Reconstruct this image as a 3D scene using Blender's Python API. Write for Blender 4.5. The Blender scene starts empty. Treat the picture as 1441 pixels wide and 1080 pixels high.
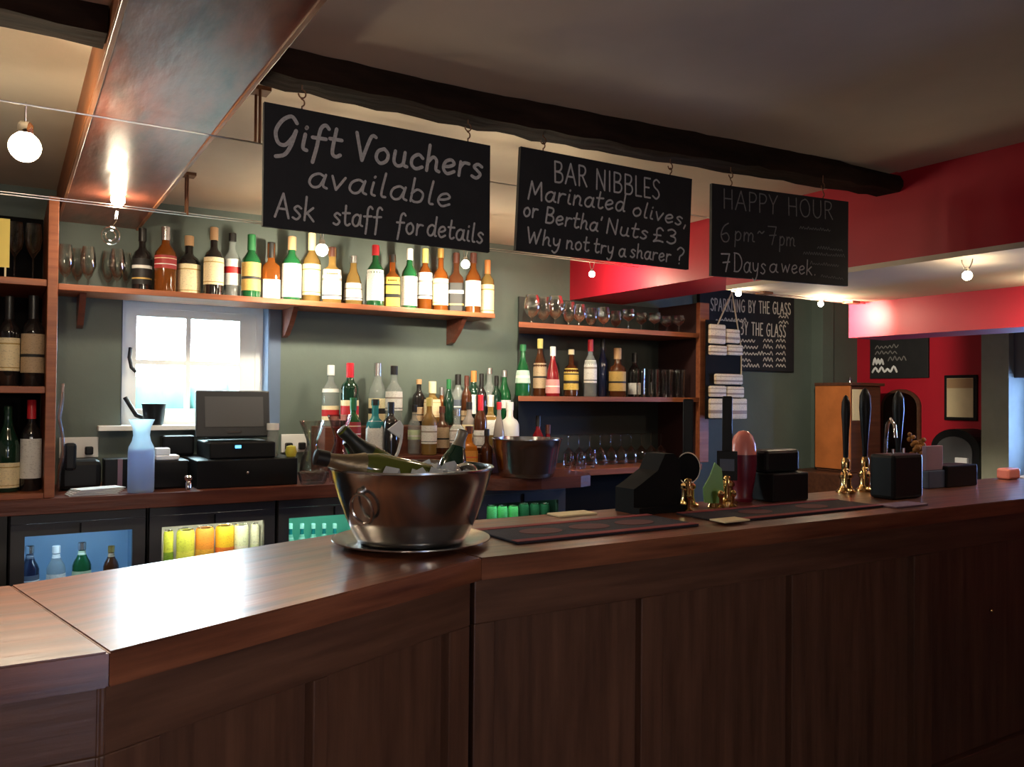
import bpy, bmesh, math, random
from mathutils import Vector, Matrix
random.seed(7)
C = bpy.context.scene
COL = C.collection
PI = math.pi
R = math.radians

# ------------------------------------------------------------------ camera
EYE = Vector((0.0, 0.0, 1.46))
FPX = 1160.0
CAMROT = (Matrix.Rotation(R(-31.5), 3, 'Z') @ Matrix.Rotation(R(90 + 0.89), 3, 'X') @ Matrix.Rotation(R(0.5), 3, 'Z'))
cam = bpy.data.objects.new('camera', bpy.data.cameras.new('camera'))
cam.data.sensor_width = 36.0
cam.data.lens = FPX / 1441 * 36.0
cam.data.clip_start = 0.02
cam.matrix_world = Matrix.Translation(EYE) @ CAMROT.to_4x4()
COL.objects.link(cam)
C.camera = cam
# ------------------------------------------------------------------ view + world
C.view_settings.view_transform = 'Standard'
C.view_settings.look = 'None'
C.view_settings.gamma = 1.0
C.view_settings.use_curve_mapping = False
C.view_settings.exposure = 0.5
world = bpy.data.worlds.new('overcast_sky')
C.world = world
world.use_nodes = True
bg = world.node_tree.nodes['Background']
bg.inputs['Color'].default_value = (0.80, 0.91, 1.0, 1)
bg.inputs['Strength'].default_value = 32.0
LAMP_W = 7.0          # every bulb on the cable lighting
def portal(loc, rot, sx, sy):
    l = bpy.data.lights.new('daylight_portal', 'AREA')
    l.shape = 'RECTANGLE'; l.size = sx; l.size_y = sy
    l.cycles.is_portal = True
    o = bpy.data.objects.new('daylight_portal', l)
    o.location = loc; o.rotation_euler = rot
    COL.objects.link(o)
portal((0.75, 4.16, 1.60), (R(-90), 0, 0), 0.64, 0.56)      # back window, shining towards -y
portal((0.40, -1.66, 1.05), (R(90), 0, 0), 0.4, 2.0)        # glazed door behind the viewer
portal((5.62, 2.35, 1.40), (0, R(90), 0), 0.75, 0.8)        # small window far right

# ------------------------------------------------------------------ pixel helper (1441 x 1080)
def W(px, py, y=None, z=None, x=None):
    d = CAMROT @ Vector((px - 720.5, 540.0 - py, -FPX))
    if y is not None: t = (y - EYE.y) / d.y
    elif z is not None: t = (z - EYE.z) / d.z
    else: t = (x - EYE.x) / d.x
    return EYE + d * t
def px_size(p):          # metres per pixel at world point p
    return -((CAMROT.transposed() @ (p - EYE)).z) / FPX

# ------------------------------------------------------------------ materials
def lin(r, g, b):
    f = lambda c: (c / 255 / 12.92) if c / 255 <= 0.04045 else ((c / 255 + 0.055) / 1.055) ** 2.4
    return (f(r), f(g), f(b))
MATS = {}
def principled(name, col, rough=0.5, metal=0.0, noise=0.0, nscale=8.0, bump=0.0, bscale=60.0, coat=0.0, spec=0.5,
               stretch=None, emit=None, estr=0.0, ramp=None, trans=0.0, ior=1.45):
    if name in MATS: return MATS[name]
    m = bpy.data.materials.new(name); m.use_nodes = True
    nt = m.node_tree; P = nt.nodes['Principled BSDF']
    P.inputs['Base Color'].default_value = (*col, 1)
    P.inputs['Roughness'].default_value = rough
    P.inputs['Metallic'].default_value = metal
    P.inputs['Coat Weight'].default_value = coat; P.inputs['Coat Roughness'].default_value = 0.22
    P.inputs['Specular IOR Level'].default_value = spec
    P.inputs['IOR'].default_value = ior
    P.inputs['Transmission Weight'].default_value = trans
    if emit:
        P.inputs['Emission Color'].default_value = (*emit, 1)
        P.inputs['Emission Strength'].default_value = estr
    tc = nt.nodes.new('ShaderNodeTexCoord'); mp = nt.nodes.new('ShaderNodeMapping')
    nt.links.new(tc.outputs['Object'], mp.inputs['Vector'])
    if stretch: mp.inputs['Scale'].default_value = stretch
    if noise > 0 or ramp:
        n = nt.nodes.new('ShaderNodeTexNoise'); n.inputs['Scale'].default_value = nscale
        n.inputs['Detail'].default_value = 6; n.inputs['Roughness'].default_value = 0.6
        nt.links.new(mp.outputs['Vector'], n.inputs['Vector'])
        cr = nt.nodes.new('ShaderNodeValToRGB')
        if ramp:
            cr.color_ramp.elements[0].position = 0.32; cr.color_ramp.elements[0].color = (*ramp[0], 1)
            cr.color_ramp.elements[1].position = 0.68; cr.color_ramp.elements[1].color = (*ramp[1], 1)
        else:
            cr.color_ramp.elements[0].position = 0.25; cr.color_ramp.elements[0].color = (*[c * (1 - noise) for c in col], 1)
            cr.color_ramp.elements[1].position = 0.75; cr.color_ramp.elements[1].color = (*[min(1, c * (1 + noise)) for c in col], 1)
        nt.links.new(n.outputs['Fac'], cr.inputs['Fac'])
        nt.links.new(cr.outputs['Color'], P.inputs['Base Color'])
    if bump > 0:
        b = nt.nodes.new('ShaderNodeTexNoise'); b.inputs['Scale'].default_value = bscale; b.inputs['Detail'].default_value = 5
        nt.links.new(mp.outputs['Vector'], b.inputs['Vector'])
        bp = nt.nodes.new('ShaderNodeBump'); bp.inputs['Strength'].default_value = bump; bp.inputs['Distance'].default_value = 0.01
        nt.links.new(b.outputs['Fac'], bp.inputs['Height'])
        nt.links.new(bp.outputs['Normal'], P.inputs['Normal'])
    MATS[name] = m
    return m
def wood(name, dark, light, rough=0.35, grain=(1.2, 22, 22), bump=0.15, coat=0.0, nscale=2.0, spec=0.5):
    return principled(name, light, rough, ramp=(dark, light), stretch=grain, nscale=nscale, bump=bump, bscale=3.0, coat=coat, spec=spec)
def clear_glass(name, tint=(1, 1, 1), gloss=0.18, rough=0.02):
    """thin blown glass: see-through with rim reflections"""
    if name in MATS: return MATS[name]
    m = bpy.data.materials.new(name); m.use_nodes = True
    nt = m.node_tree; nt.nodes.clear()
    out = nt.nodes.new('ShaderNodeOutputMaterial'); mix = nt.nodes.new('ShaderNodeMixShader')
    t = nt.nodes.new('ShaderNodeBsdfTransparent'); t.inputs['Color'].default_value = (*tint, 1)
    g = nt.nodes.new('ShaderNodeBsdfGlossy'); g.inputs['Roughness'].default_value = rough
    lw = nt.nodes.new('ShaderNodeLayerWeight'); lw.inputs['Blend'].default_value = gloss
    nt.links.new(lw.outputs['Facing'], mix.inputs['Fac'])
    nt.links.new(t.outputs[0], mix.inputs[1]); nt.links.new(g.outputs[0], mix.inputs[2])
    nt.links.new(mix.outputs[0], out.inputs['Surface'])
    MATS[name] = m
    return m
def liquid_glass(name, col, tr=0.45):
    """bottle glass with its drink: glossy coat over a colour that lets light through"""
    if name in MATS: return MATS[name]
    m = bpy.data.materials.new(name); m.use_nodes = True
    nt = m.node_tree; P = nt.nodes['Principled BSDF']; out = nt.nodes['Material Output']
    P.inputs['Base Color'].default_value = (*col, 1); P.inputs['Roughness'].default_value = 0.08
    P.inputs['Coat Weight'].default_value = 0.5; P.inputs['Coat Roughness'].default_value = 0.03
    mix = nt.nodes.new('ShaderNodeMixShader'); t = nt.nodes.new('ShaderNodeBsdfTransparent')
    t.inputs['Color'].default_value = (*[min(1, c * 1.6 + 0.02) for c in col], 1)
    mix.inputs['Fac'].default_value = tr
    nt.links.new(P.outputs[0], mix.inputs[1]); nt.links.new(t.outputs[0], mix.inputs[2])
    nt.links.new(mix.outputs[0], out.inputs['Surface'])
    MATS[name] = m
    return m
def translucent(name, col, clear=.35):
    """cloudy tinted glass that passes on the light behind it"""
    m = bpy.data.materials.new(name); m.use_nodes = True
    nt = m.node_tree; P = nt.nodes['Principled BSDF']; out = nt.nodes['Material Output']
    P.inputs['Base Color'].default_value = (*col, 1); P.inputs['Roughness'].default_value = 0.08
    t = nt.nodes.new('ShaderNodeBsdfTranslucent'); t.inputs['Color'].default_value = (*col, 1)
    tr = nt.nodes.new('ShaderNodeBsdfTransparent'); tr.inputs['Color'].default_value = (*[.5 + .5 * c for c in col], 1)
    a = nt.nodes.new('ShaderNodeMixShader'); a.inputs['Fac'].default_value = .65
    b = nt.nodes.new('ShaderNodeMixShader'); b.inputs['Fac'].default_value = clear
    nt.links.new(P.outputs[0], a.inputs[1]); nt.links.new(t.outputs[0], a.inputs[2])
    nt.links.new(a.outputs[0], b.inputs[1]); nt.links.new(tr.outputs[0], b.inputs[2])
    nt.links.new(b.outputs[0], out.inputs['Surface'])
    MATS[name] = m
    return m
def paper_label(name, base, bands=(), speck=0.0):
    """printed bottle label: horizontal bands over the label's own height"""
    if name in MATS: return MATS[name]
    m = bpy.data.materials.new(name); m.use_nodes = True
    nt = m.node_tree; P = nt.nodes['Principled BSDF']; P.inputs['Roughness'].default_value = 0.6
    tc = nt.nodes.new('ShaderNodeTexCoord'); sp = nt.nodes.new('ShaderNodeSeparateXYZ')
    nt.links.new(tc.outputs['Generated'], sp.inputs[0])
    cr = nt.nodes.new('ShaderNodeValToRGB'); cr.color_ramp.interpolation = 'CONSTANT'
    stops = [(0.0, base)]
    for lo, hi, c in bands:
        stops += [(lo, c), (hi, base)]
    els = cr.color_ramp.elements
    els[0].position = 0; els[0].color = (*stops[0][1], 1)
    els[1].position = min(0.999, stops[1][0]) if len(stops) > 1 else 1.0
    els[1].color = (*(stops[1][1] if len(stops) > 1 else base), 1)
    for p, c in stops[2:]:
        e = els.new(min(p, 1.0)); e.color = (*c, 1)
    nt.links.new(sp.outputs['Z'], cr.inputs['Fac'])
    if speck > 0:      # fine print
        n = nt.nodes.new('ShaderNodeTexNoise'); n.inputs['Scale'].default_value = 130
        mp = nt.nodes.new('ShaderNodeMapping'); mp.inputs['Scale'].default_value = (1, 1, 2.4)
        nt.links.new(tc.outputs['Object'], mp.inputs['Vector']); nt.links.new(mp.outputs['Vector'], n.inputs['Vector'])
        th = nt.nodes.new('ShaderNodeMath'); th.operation = 'GREATER_THAN'; th.inputs[1].default_value = 0.60
        ml = nt.nodes.new('ShaderNodeMath'); ml.operation = 'MULTIPLY'; ml.inputs[1].default_value = speck
        nt.links.new(n.outputs['Fac'], th.inputs[0]); nt.links.new(th.outputs[0], ml.inputs[0])
        mx = nt.nodes.new('ShaderNodeMixRGB'); mx.inputs['Color2'].default_value = (0.03, 0.025, 0.02, 1)
        nt.links.new(ml.outputs[0], mx.inputs['Fac']); nt.links.new(cr.outputs['Color'], mx.inputs['Color1'])
        nt.links.new(mx.outputs[0], P.inputs['Base Color'])
    else:
        nt.links.new(cr.outputs['Color'], P.inputs['Base Color'])
    MATS[name] = m
    return m
M = dict(
    wall=principled('grey_green_paint', (0.098, 0.124, 0.106), 0.55, noise=0.12, nscale=3, bump=0.12, bscale=25),
    reveal=principled('blue_grey_paint', (0.10, 0.14, 0.22), 0.5, noise=0.08),
    ceiling=principled('cream_plaster', (0.62, 0.52, 0.40), 0.8, noise=0.10, nscale=2.0, bump=0.25, bscale=6),
    red=principled('red_paint', (0.42, 0.008, 0.024), 0.45, noise=0.08, nscale=3, bump=0.06, bscale=20),
    floor=wood('floor_boards', (0.04, 0.02, 0.012), (0.09, 0.045, 0.025), 0.5),
    bartop=wood('bar_top_wood', (0.075, 0.022, 0.011), (0.24, 0.082, 0.038), 0.36, grain=(1.0, 14, 14), bump=0.16, coat=0.6),
    barfront=wood('bar_front_oak', (0.062, 0.028, 0.018), (0.130, 0.060, 0.037), 0.38, grain=(14, 14, 1.0), bump=0.10),
    barrail=wood('bar_rail_oak', (0.062, 0.028, 0.018), (0.130, 0.060, 0.037), 0.36, grain=(1.0, 14, 14), bump=0.10),
    shelfwood=wood('shelf_wood', (0.22, 0.062, 0.025), (0.36, 0.115, 0.045), 0.45),
    counterwood=wood('counter_wood', (0.09, 0.024, 0.014), (0.17, 0.05, 0.027), 0.40),
    beamold=wood('old_dark_timber', (0.014, 0.008, 0.005), (0.032, 0.017, 0.011), 0.92, grain=(2, 10, 10), bump=0.5, spec=0.1),
    beamgloss=principled('varnished_beam', (0.16, 0.04, 0.022), 0.31, ramp=((0.10, 0.035, 0.025), (0.30, 0.085, 0.05)), stretch=(6, 1.5, 6),
                         nscale=2.2, bump=0.9, bscale=1.3, coat=0.2),
    beamside_lit=wood('lamplit_beam_side_wood', (0.22, 0.07, 0.025), (0.38, 0.13, 0.045), 0.5, grain=(10, 1, 10)),  # the lamp's orange light put into the wood of the left face
    trimwood=wood('trim_wood', (0.20, 0.08, 0.035), (0.33, 0.14, 0.07), 0.4, grain=(10, 1, 10)),
    dark=principled('black_plastic', (0.008, 0.008, 0.009), 0.4, spec=.25),
    darkmatt=principled('matt_black', (0.006, 0.0055, 0.0055), 0.8, spec=.15),
    dgrey=principled('dark_grey_metal', (0.075, 0.078, 0.085), 0.45),
    slate=principled('blackboard_slate', (0.011, 0.011, 0.013), 0.7, noise=0.3, nscale=14),
    boardedge=principled('blackboard_edge', (0.02, 0.017, 0.015), 0.6),
    chalk=principled('chalk', (0.50, 0.48, 0.46), 0.95, noise=0.25, nscale=180),
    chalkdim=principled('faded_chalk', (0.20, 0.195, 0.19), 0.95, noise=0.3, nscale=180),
    chalkpale=principled('pale_chalk', (0.55, 0.50, 0.42), 0.95, noise=0.2, nscale=180),
    white=principled('white_gloss_paint', (0.82, 0.82, 0.80), 0.4),
    offwhite=principled('off_white_plastic', (0.70, 0.69, 0.66), 0.5),
    paper=principled('white_paper', (0.78, 0.80, 0.82), 0.8),
    cream=principled('cream_card', (0.74, 0.62, 0.38), 0.8),
    yellow=principled('yellow_card', (0.80, 0.62, 0.16), 0.8),
    steel=principled('brushed_steel', (0.50, 0.50, 0.495), 0.20, metal=1.0, bump=0.05, bscale=14),
    chrome=principled('chrome', (0.75, 0.75, 0.75), 0.08, metal=1.0),
    brass=principled('brass', (0.78, 0.52, 0.22), 0.18, metal=1.0),
    copper=principled('rusty_iron', (0.16, 0.075, 0.04), 0.5, metal=0.7),
    iron=principled('black_iron', (0.02, 0.018, 0.018), 0.5, metal=0.5),
    wire=principled('bare_wire', (0.55, 0.50, 0.45), 0.3, metal=1.0),
    glass=clear_glass('clear_glass', (.95, .96, .95), 0.42),
    pane=clear_glass('window_pane', (0.96, 0.99, 1.0), 0.05),
    doorpane=clear_glass('dark_tinted_pane', (0.22, 0.25, 0.32), 0.05),
    frost=clear_glass('textured_pane', (0.85, 0.98, 0.97), 0.06, 0.2),
    glassb=clear_glass('blue_tinted_glass', (0.55, 0.68, 0.95), 0.3),
    bluejug=translucent('blue_white_jug_glass', (.80, .93, 1.0), .45),
    bluewater=translucent('blue_water', (.16, .26, .62), .55),
    glasspink=clear_glass('pink_tinted_glass', (0.85, 0.70, 0.74), 0.3),
    ice=principled('ice', (0.75, 0.80, 0.86), 0.12, trans=0.5, ior=1.31),
    casing=principled('charcoal_casing', (0.030, 0.031, 0.034), 0.45),
    screen=principled('grey_screen', (0.085, 0.085, 0.088), 0.35),
    led=principled('blue_led', (0.02, 0.1, 0.2), 0.4, emit=(0.10, 0.55, 1.0), estr=2.5),
    bulb=principled('lit_bulb', (1, 1, 1), 0.3, emit=(1.0, 0.80, 0.52), estr=45.0),
    hedge=principled('hedge_leaves', (0.034, 0.078, 0.066), 0.8, noise=0.35, nscale=5),
    lawn=principled('lawn_green', (0.035, 0.045, 0.04), 0.9, noise=0.2, nscale=3),
    towel=principled('dark_bar_towel', (0.022, 0.018, 0.026), 0.9, noise=0.2, nscale=60, bump=0.2, bscale=150),
    redcloth=principled('red_towel_border', (0.22, 0.03, 0.03), 0.9),
    motif=principled('maroon_print', (0.10, 0.022, 0.024), 0.8),
    pink=principled('pink_plastic', (0.80, 0.25, 0.20), 0.25),
    maroon=principled('maroon_plastic', (0.14, 0.010, 0.025), 0.35),
    orange=principled('lamplit_orange_wood', (0.42, 0.13, 0.035), 0.4, noise=0.2),  # lamplight put into the colour of the cupboard's lit side
    alcoveback=principled('dark_grey_green_board', (0.030, 0.034, 0.030), 0.6),
    maroonshade=principled('shaded_maroon_board', (0.035, 0.010, 0.009), 0.6),  # alcove shade put into the colour of the inner side face
    brownwood=wood('brown_cupboard_wood', (0.06, 0.022, 0.012), (0.11, 0.04, 0.02), 0.45),
    mirror=principled('mirror_glass', (0.5, 0.55, 0.5), 0.05, metal=1.0),
    picture=principled('aged_print', (0.62, 0.52, 0.32), 0.7, noise=0.15, nscale=4),
    green=principled('green_badge', (0.16, 0.34, 0.05), 0.35),
    bluebadge=principled('slate_blue_badge', (0.06, 0.075, 0.12), 0.4),
    mauve=principled('mauve_card', (0.22, 0.13, 0.17), 0.6),
    stonegrey=principled('sage_plaster', (0.24, 0.25, 0.19), 0.7, noise=0.1),
    rope=principled('pale_string', (0.50, 0.40, 0.28), 0.8),
    plastic=clear_glass('crinkled_clear_plastic', (0.9, 0.9, 0.92), 0.45, 0.15),
)
# ------------------------------------------------------------------ mesh builder
class MB:
    def __init__(self): self.bm = bmesh.new()
    def box(self, lo, hi, mat4=None, bev=0.0):
        v = [self.bm.verts.new(Vector((x, y, z))) for x in (lo[0], hi[0]) for y in (lo[1], hi[1]) for z in (lo[2], hi[2])]
        fs = [self.bm.faces.new([v[i] for i in f]) for f in ((0, 1, 3, 2), (4, 6, 7, 5), (0, 4, 5, 1), (2, 3, 7, 6), (0, 2, 6, 4), (1, 5, 7, 3))]
        if bev > 0:
            es = list({e for f in fs for e in f.edges})
            r = bmesh.ops.bevel(self.bm, geom=es, offset=bev, segments=2, affect='EDGES', profile=0.5)
            v = list({x for f in r['faces'] for x in f.verts} | {x for x in v if x.is_valid})
        if mat4 is not None:
            for x in v: x.co = mat4 @ x.co
        return self
    def prism(self, poly, z0, z1):
        a = [self.bm.verts.new((p[0], p[1], z0)) for p in poly]; b = [self.bm.verts.new((p[0], p[1], z1)) for p in poly]
        n = len(poly)
        self.bm.faces.new(a[::-1]); self.bm.faces.new(b)
        for i in range(n): self.bm.faces.new((a[i], a[(i + 1) % n], b[(i + 1) % n], b[i]))
        return self
    def extrude_poly(self, pts, vec):
        a = [self.bm.verts.new(p) for p in pts]; b = [self.bm.verts.new(Vector(p) + Vector(vec)) for p in pts]
        n = len(pts); self.bm.faces.new(a[::-1]); self.bm.faces.new(b)
        for i in range(n): self.bm.faces.new((a[i], a[(i + 1) % n], b[(i + 1) % n], b[i]))
        return self
    def lathe(self, prof, c=(0, 0, 0), seg=20, sq=0.0, mat4=None, arc=None, sx=1.0, sy=1.0, cap=True):
        """prof: [(r, z)]; sq>0 squares the section; arc=(a0,a1) builds only that part"""
        c = Vector(c); rows = []
        n = seg if arc is None else seg + 1
        for r, z in prof:
            row = []
            for i in range(n):
                a = 2 * PI * i / seg if arc is None else arc[0] + (arc[1] - arc[0]) * i / seg
                k = 1.0
                if sq > 0:
                    ca, sa = abs(math.cos(a)), abs(math.sin(a)); e = 2 + sq * 6
                    k = (ca ** e + sa ** e) ** (-1 / e)
                p = Vector((r * k * math.cos(a) * sx, r * k * math.sin(a) * sy, z)) + c
                if mat4 is not None: p = mat4 @ p
                row.append(self.bm.verts.new(p))
            rows.append(row)
        for j in range(len(rows) - 1):
            for i in range(n if arc is None else n - 1):
                q = (rows[j][i], rows[j][(i + 1) % n], rows[j + 1][(i + 1) % n], rows[j + 1][i])
                try: self.bm.faces.new(q)
                except ValueError: pass
        if arc is None and cap:
            for row, z in ((rows[0], 0), (rows[-1], 1)):
                if prof[0 if z == 0 else -1][0] > 1e-5:
                    try: self.bm.faces.new(row[::-1] if z == 0 else row)
                    except ValueError: pass
        return self
    def tube(self, pts, r, seg=8, r1=None, closed=False):
        pts = [Vector(p) for p in pts]; rows = []; n = len(pts)
        prev = None
        for i, p in enumerate(pts):
            if closed: t = (pts[(i + 1) % n] - pts[i - 1]).normalized()
            else: t = (pts[min(i + 1, n - 1)] - pts[max(i - 1, 0)]).normalized()
            if prev is None:
                u = t.orthogonal().normalized()
            else:
                u = (prev - t * prev.dot(t))
                u = u.normalized() if u.length > 1e-6 else t.orthogonal().normalized()
            prev = u; w = t.cross(u)
            rr = r if r1 is None else r + (r1 - r) * i / max(1, n - 1)
            rows.append([self.bm.verts.new(p + (u * math.cos(2 * PI * k / seg) + w * math.sin(2 * PI * k / seg)) * rr) for k in range(seg)])
        m = n if closed else n - 1
        for j in range(m):
            a, b = rows[j], rows[(j + 1) % n]
            for k in range(seg):
                try: self.bm.faces.new((a[k], a[(k + 1) % seg], b[(k + 1) % seg], b[k]))
                except ValueError: pass
        if not closed:
            self.bm.faces.new(rows[0][::-1]); self.bm.faces.new(rows[-1])
        return self
    def sphere(self, c, r, seg=14, rings=8, sz=1.0):
        prof = [(max(1e-6, r * math.sin(PI * k / rings)), -r * sz * math.cos(PI * k / rings)) for k in range(rings + 1)]
        return self.lathe(prof, c, seg)
    def build(self, name, mat, parent=None, smooth=False, rotz=None, origin=None, loc=None):
        bm = self.bm
        o_rot = 0.0; o_loc = Vector((0, 0, 0))
        if rotz is not None:
            o_rot = rotz; o_loc = Vector(origin or (0, 0, 0))
            inv = (Matrix.Translation(o_loc) @ Matrix.Rotation(rotz, 4, 'Z')).inverted()
            for v in bm.verts: v.co = inv @ v.co
        bmesh.ops.remove_doubles(bm, verts=bm.verts, dist=1e-6)
        bmesh.ops.recalc_face_normals(bm, faces=bm.faces)
        me = bpy.data.meshes.new(name); bm.to_mesh(me); bm.free()
        if smooth:
            for p in me.polygons: p.use_smooth = True
            try: me.set_sharp_from_angle(angle=R(40))
            except Exception: pass
        me.materials.append(mat)
        o = bpy.data.objects.new(name, me); COL.objects.link(o)
        o.rotation_euler = (0, 0, o_rot); o.location = o_loc
        if loc is not None: o.location = loc
        if parent is not None: o.parent = parent
        return o
def tag(o, label, cat, group=None, kind=None):
    o['label'] = label; o['category'] = cat
    if group: o['group'] = group
    if kind: o['kind'] = kind
    return o
def thing(name, label, cat, loc=(0, 0, 0), rotz=0.0, group=None):
    o = bpy.data.objects.new(name, None); COL.objects.link(o)
    o.empty_display_size = 0.05
    o.location = loc; o.rotation_euler = (0, 0, rotz)
    return tag(o, label, cat, group)
def struct(name, mb, mat, label=None, cat=None, parent=None, smooth=False, rotz=None):
    o = mb.build(name, mat, parent, smooth, rotz=rotz)
    if parent is None:
        o['kind'] = 'structure'
        tag(o, label or name.replace('_', ' '), cat or name.split('_')[0])
    return o
def part_label(o, text):
    o['label'] = text
    return o
def copy_thing(o, parent=None):
    c = o.copy(); COL.objects.link(c)
    if parent is not None: c.parent = parent
    for ch in [k for k in COL.objects if k.parent == o]: copy_thing(ch, c)
    return c
def face_cam(p): return math.atan2(EYE.x - p[0], -(EYE.y - p[1]))   # rotz that turns local -y towards the viewer
ORD = ['first', 'second', 'third', 'fourth', 'fifth', 'sixth', 'seventh', 'eighth', 'ninth', 'tenth', 'eleventh', 'twelfth', 'thirteenth',
       'fourteenth', 'fifteenth', 'sixteenth', 'seventeenth', 'eighteenth', 'nineteenth', 'twentieth']
# ================================================================== THE SETTING
ZC = 2.32      # ceiling
X0, X1, Y0, Y1 = -2.5, 5.55, -1.6, 4.0
struct('floor', MB().box((X0 - .15, Y0 - .15, -0.1), (X1 + .15, Y1 + .2, 0)), M['floor'], 'dark boarded floor of the bar', 'floor')
struct('ceiling', MB().box((X0 - .15, Y0 - .15, ZC), (X1 + .15, Y1 + .2, ZC + .1)), M['ceiling'], 'low cream plaster ceiling', 'ceiling')
def wall_with_hole(lo, hi, hlo, hhi, axis):
    """box wall from lo to hi with a rectangular hole; axis 0: wall runs along x, 1: along y"""
    mb = MB(); a = axis
    def seg(a0, a1, z0, z1):
        l = list(lo); h = list(hi); l[a] = a0; h[a] = a1; l[2] = z0; h[2] = z1; mb.box(l, h)
    seg(lo[a], hlo[0], lo[2], hi[2]); seg(hhi[0], hi[a], lo[2], hi[2])
    seg(hlo[0], hhi[0], lo[2], hlo[1]); seg(hlo[0], hhi[0], hhi[1], hi[2])
    return mb
struct('wall_back', wall_with_hole((X0, Y1, 0), (X1, Y1 + .18, ZC), (.43, 1.315), (1.075, 1.885), 0), M['wall'], 'grey green painted wall behind the bar', 'wall')
struct('wall_front', wall_with_hole((X0, Y0 - .12, 0), (X1, Y0, ZC), (.20, .03), (.60, 2.05), 0), M['ceiling'], 'plaster wall behind the viewer', 'wall')
struct('wall_left', MB().box((X0 - .12, Y0, 0), (X0, Y1, ZC)), M['ceiling'], 'plaster wall on the far left', 'wall')
struct('wall_right', wall_with_hole((X1, Y0, 0), (X1 + .12, Y1, ZC), (1.95, 1.0), (2.72, 1.80), 1), M['red'], 'red painted wall at the far right end of the room', 'wall')
# blue-grey painted reveal around the back window
mb = MB()
mb.box((.428, 4.0, 1.315), (.432, 4.17, 1.885)).box((1.071, 3.999, 1.315), (1.076, 4.17, 1.885)).box((.43, 3.999, 1.882), (1.075, 4.17, 1.887))
mb.box((1.075, 3.994, 1.30), (1.13, 4.0, 1.90))
struct('trim_1', mb, M['reveal'], 'blue grey painted reveal around the small back window', 'trim')
# window_1: casement of four panes
win = bpy.data.objects.new('window_1', None); COL.objects.link(win); win['kind'] = 'structure'
tag(win, 'small white four pane casement window in the back wall with bright daylight', 'window')
WX0, WX1, WZ0, WZ1, WY = .432, 1.071, 1.316, 1.884, 4.10
def frame(mb, x0, x1, z0, z1, t, y0, y1):
    mb.box((x0, y0, z0), (x0 + t, y1, z1)).box((x1 - t, y0, z0), (x1, y1, z1))
    mb.box((x0 + t, y0, z0), (x1 - t, y1, z0 + t)).box((x0 + t, y0, z1 - t), (x1 - t, y1, z1))
    return mb
frame(MB(), WX0, WX1, WZ0, WZ1, .035, WY, WY + .06).build('window_frame', M['white'], win)
sash = frame(MB(), WX0 + .035, WX1 - .075, WZ0 + .035, WZ1 - .035, .035, WY + .005, WY + .045)
xm = .5 * (WX0 + .035 + WX1 - .075) - .005; zm = 1.603
sash.box((xm - .011, WY + .01, WZ0 + .07), (xm + .011, WY + .04, WZ1 - .07)).box((WX0 + .07, WY + .012, zm - .011), (xm - .0115, WY + .038, zm + .011)).box((xm + .0115, WY + .012, zm - .011), (WX1 - .11, WY + .038, zm + .011))
sash.build('sash', M['white'], win)
MB().box((WX1 - .075, WY + .005, WZ0 + .035), (WX1 - .035, WY + .05, WZ1 - .035)).build('side_post', M['white'], win)
MB().box((WX0 + .07, WY + .022, zm), (WX1 - .11, WY + .026, WZ1 - .07)).build('upper_glass', M['pane'], win)
MB().box((WX0 + .07, WY + .022, WZ0 + .07), (WX1 - .11, WY + .026, zm)).build('lower_glass', M['frost'], win)
MB().tube([(.476, WY - .005, 1.665), (.470, WY - .02, 1.62), (.478, WY - .03, 1.575), (.498, WY - .03, 1.555)], .008, 8).build('window_handle', M['iron'], win, True)
MB().tube([(.455, WY - .02, 1.44), (.50, WY - .04, 1.36), (.56, WY - .02, 1.335)], .010, 8).build('stay_bar', M['iron'], win, True)
MB().box((.337, 3.93, 1.295), (1.10, 4.12, 1.317), bev=.003).build('window_sill', M['white'], win)
# daylight outside: lawn and hedge
struct('lawn', MB().box((-8, 4.3, -.3), (10, 14, -.2)), M['lawn'], 'green garden lawn outside the back window', 'lawn')
hb = MB()
for i in range(26):
    for k in range(5):
        hb.sphere((-3 + i * .42 + random.uniform(-.1, .1), 8.0 + random.uniform(-.25, .25), .0 + k * .34), .34 + random.uniform(-.05, .07), 8, 6)
h = hb.build('hedge', M['hedge'], None, True); h['kind'] = 'stuff'; tag(h, 'pale green hedge seen through the lower window panes', 'hedge')
# door behind the viewer and far right window
dr = bpy.data.objects.new('door_1', None); COL.objects.link(dr); dr['kind'] = 'structure'; tag(dr, 'glazed door behind the viewer', 'door')
frame(MB(), .20, .60, .03, 2.05, .05, Y0 - .09, Y0 - .03).build('door_frame', M['white'], dr)
MB().box((.25, Y0 - .065, .10), (.55, Y0 - .06, 1.98)).build('door_glass', M['doorpane'], dr)
w2 = bpy.data.objects.new('window_2', None); COL.objects.link(w2); w2['kind'] = 'structure'
tag(w2, 'small bluish window at the right edge of the far red wall', 'window')
mb = MB(); mb.box((X1 + .02, 1.95, 1.0), (X1 + .07, 2.0, 1.80)).box((X1 + .02, 2.67, 1.0), (X1 + .07, 2.72, 1.80)).box((X1 + .02, 2.0, 1.0), (X1 + .07, 2.67, 1.05)).box((X1 + .02, 2.0, 1.75), (X1 + .07, 2.67, 1.80))
mb.box((X1 + .03, 2.0, 1.38), (X1 + .06, 2.67, 1.41)).box((X1 + .03, 2.33, 1.05), (X1 + .06, 2.36, 1.75))
mb.build('window_frame', M['dgrey'], w2)
MB().box((X1 + .042, 2.0, 1.05), (X1 + .046, 2.67, 1.75)).build('window_glass', M['glassb'], w2)
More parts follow.
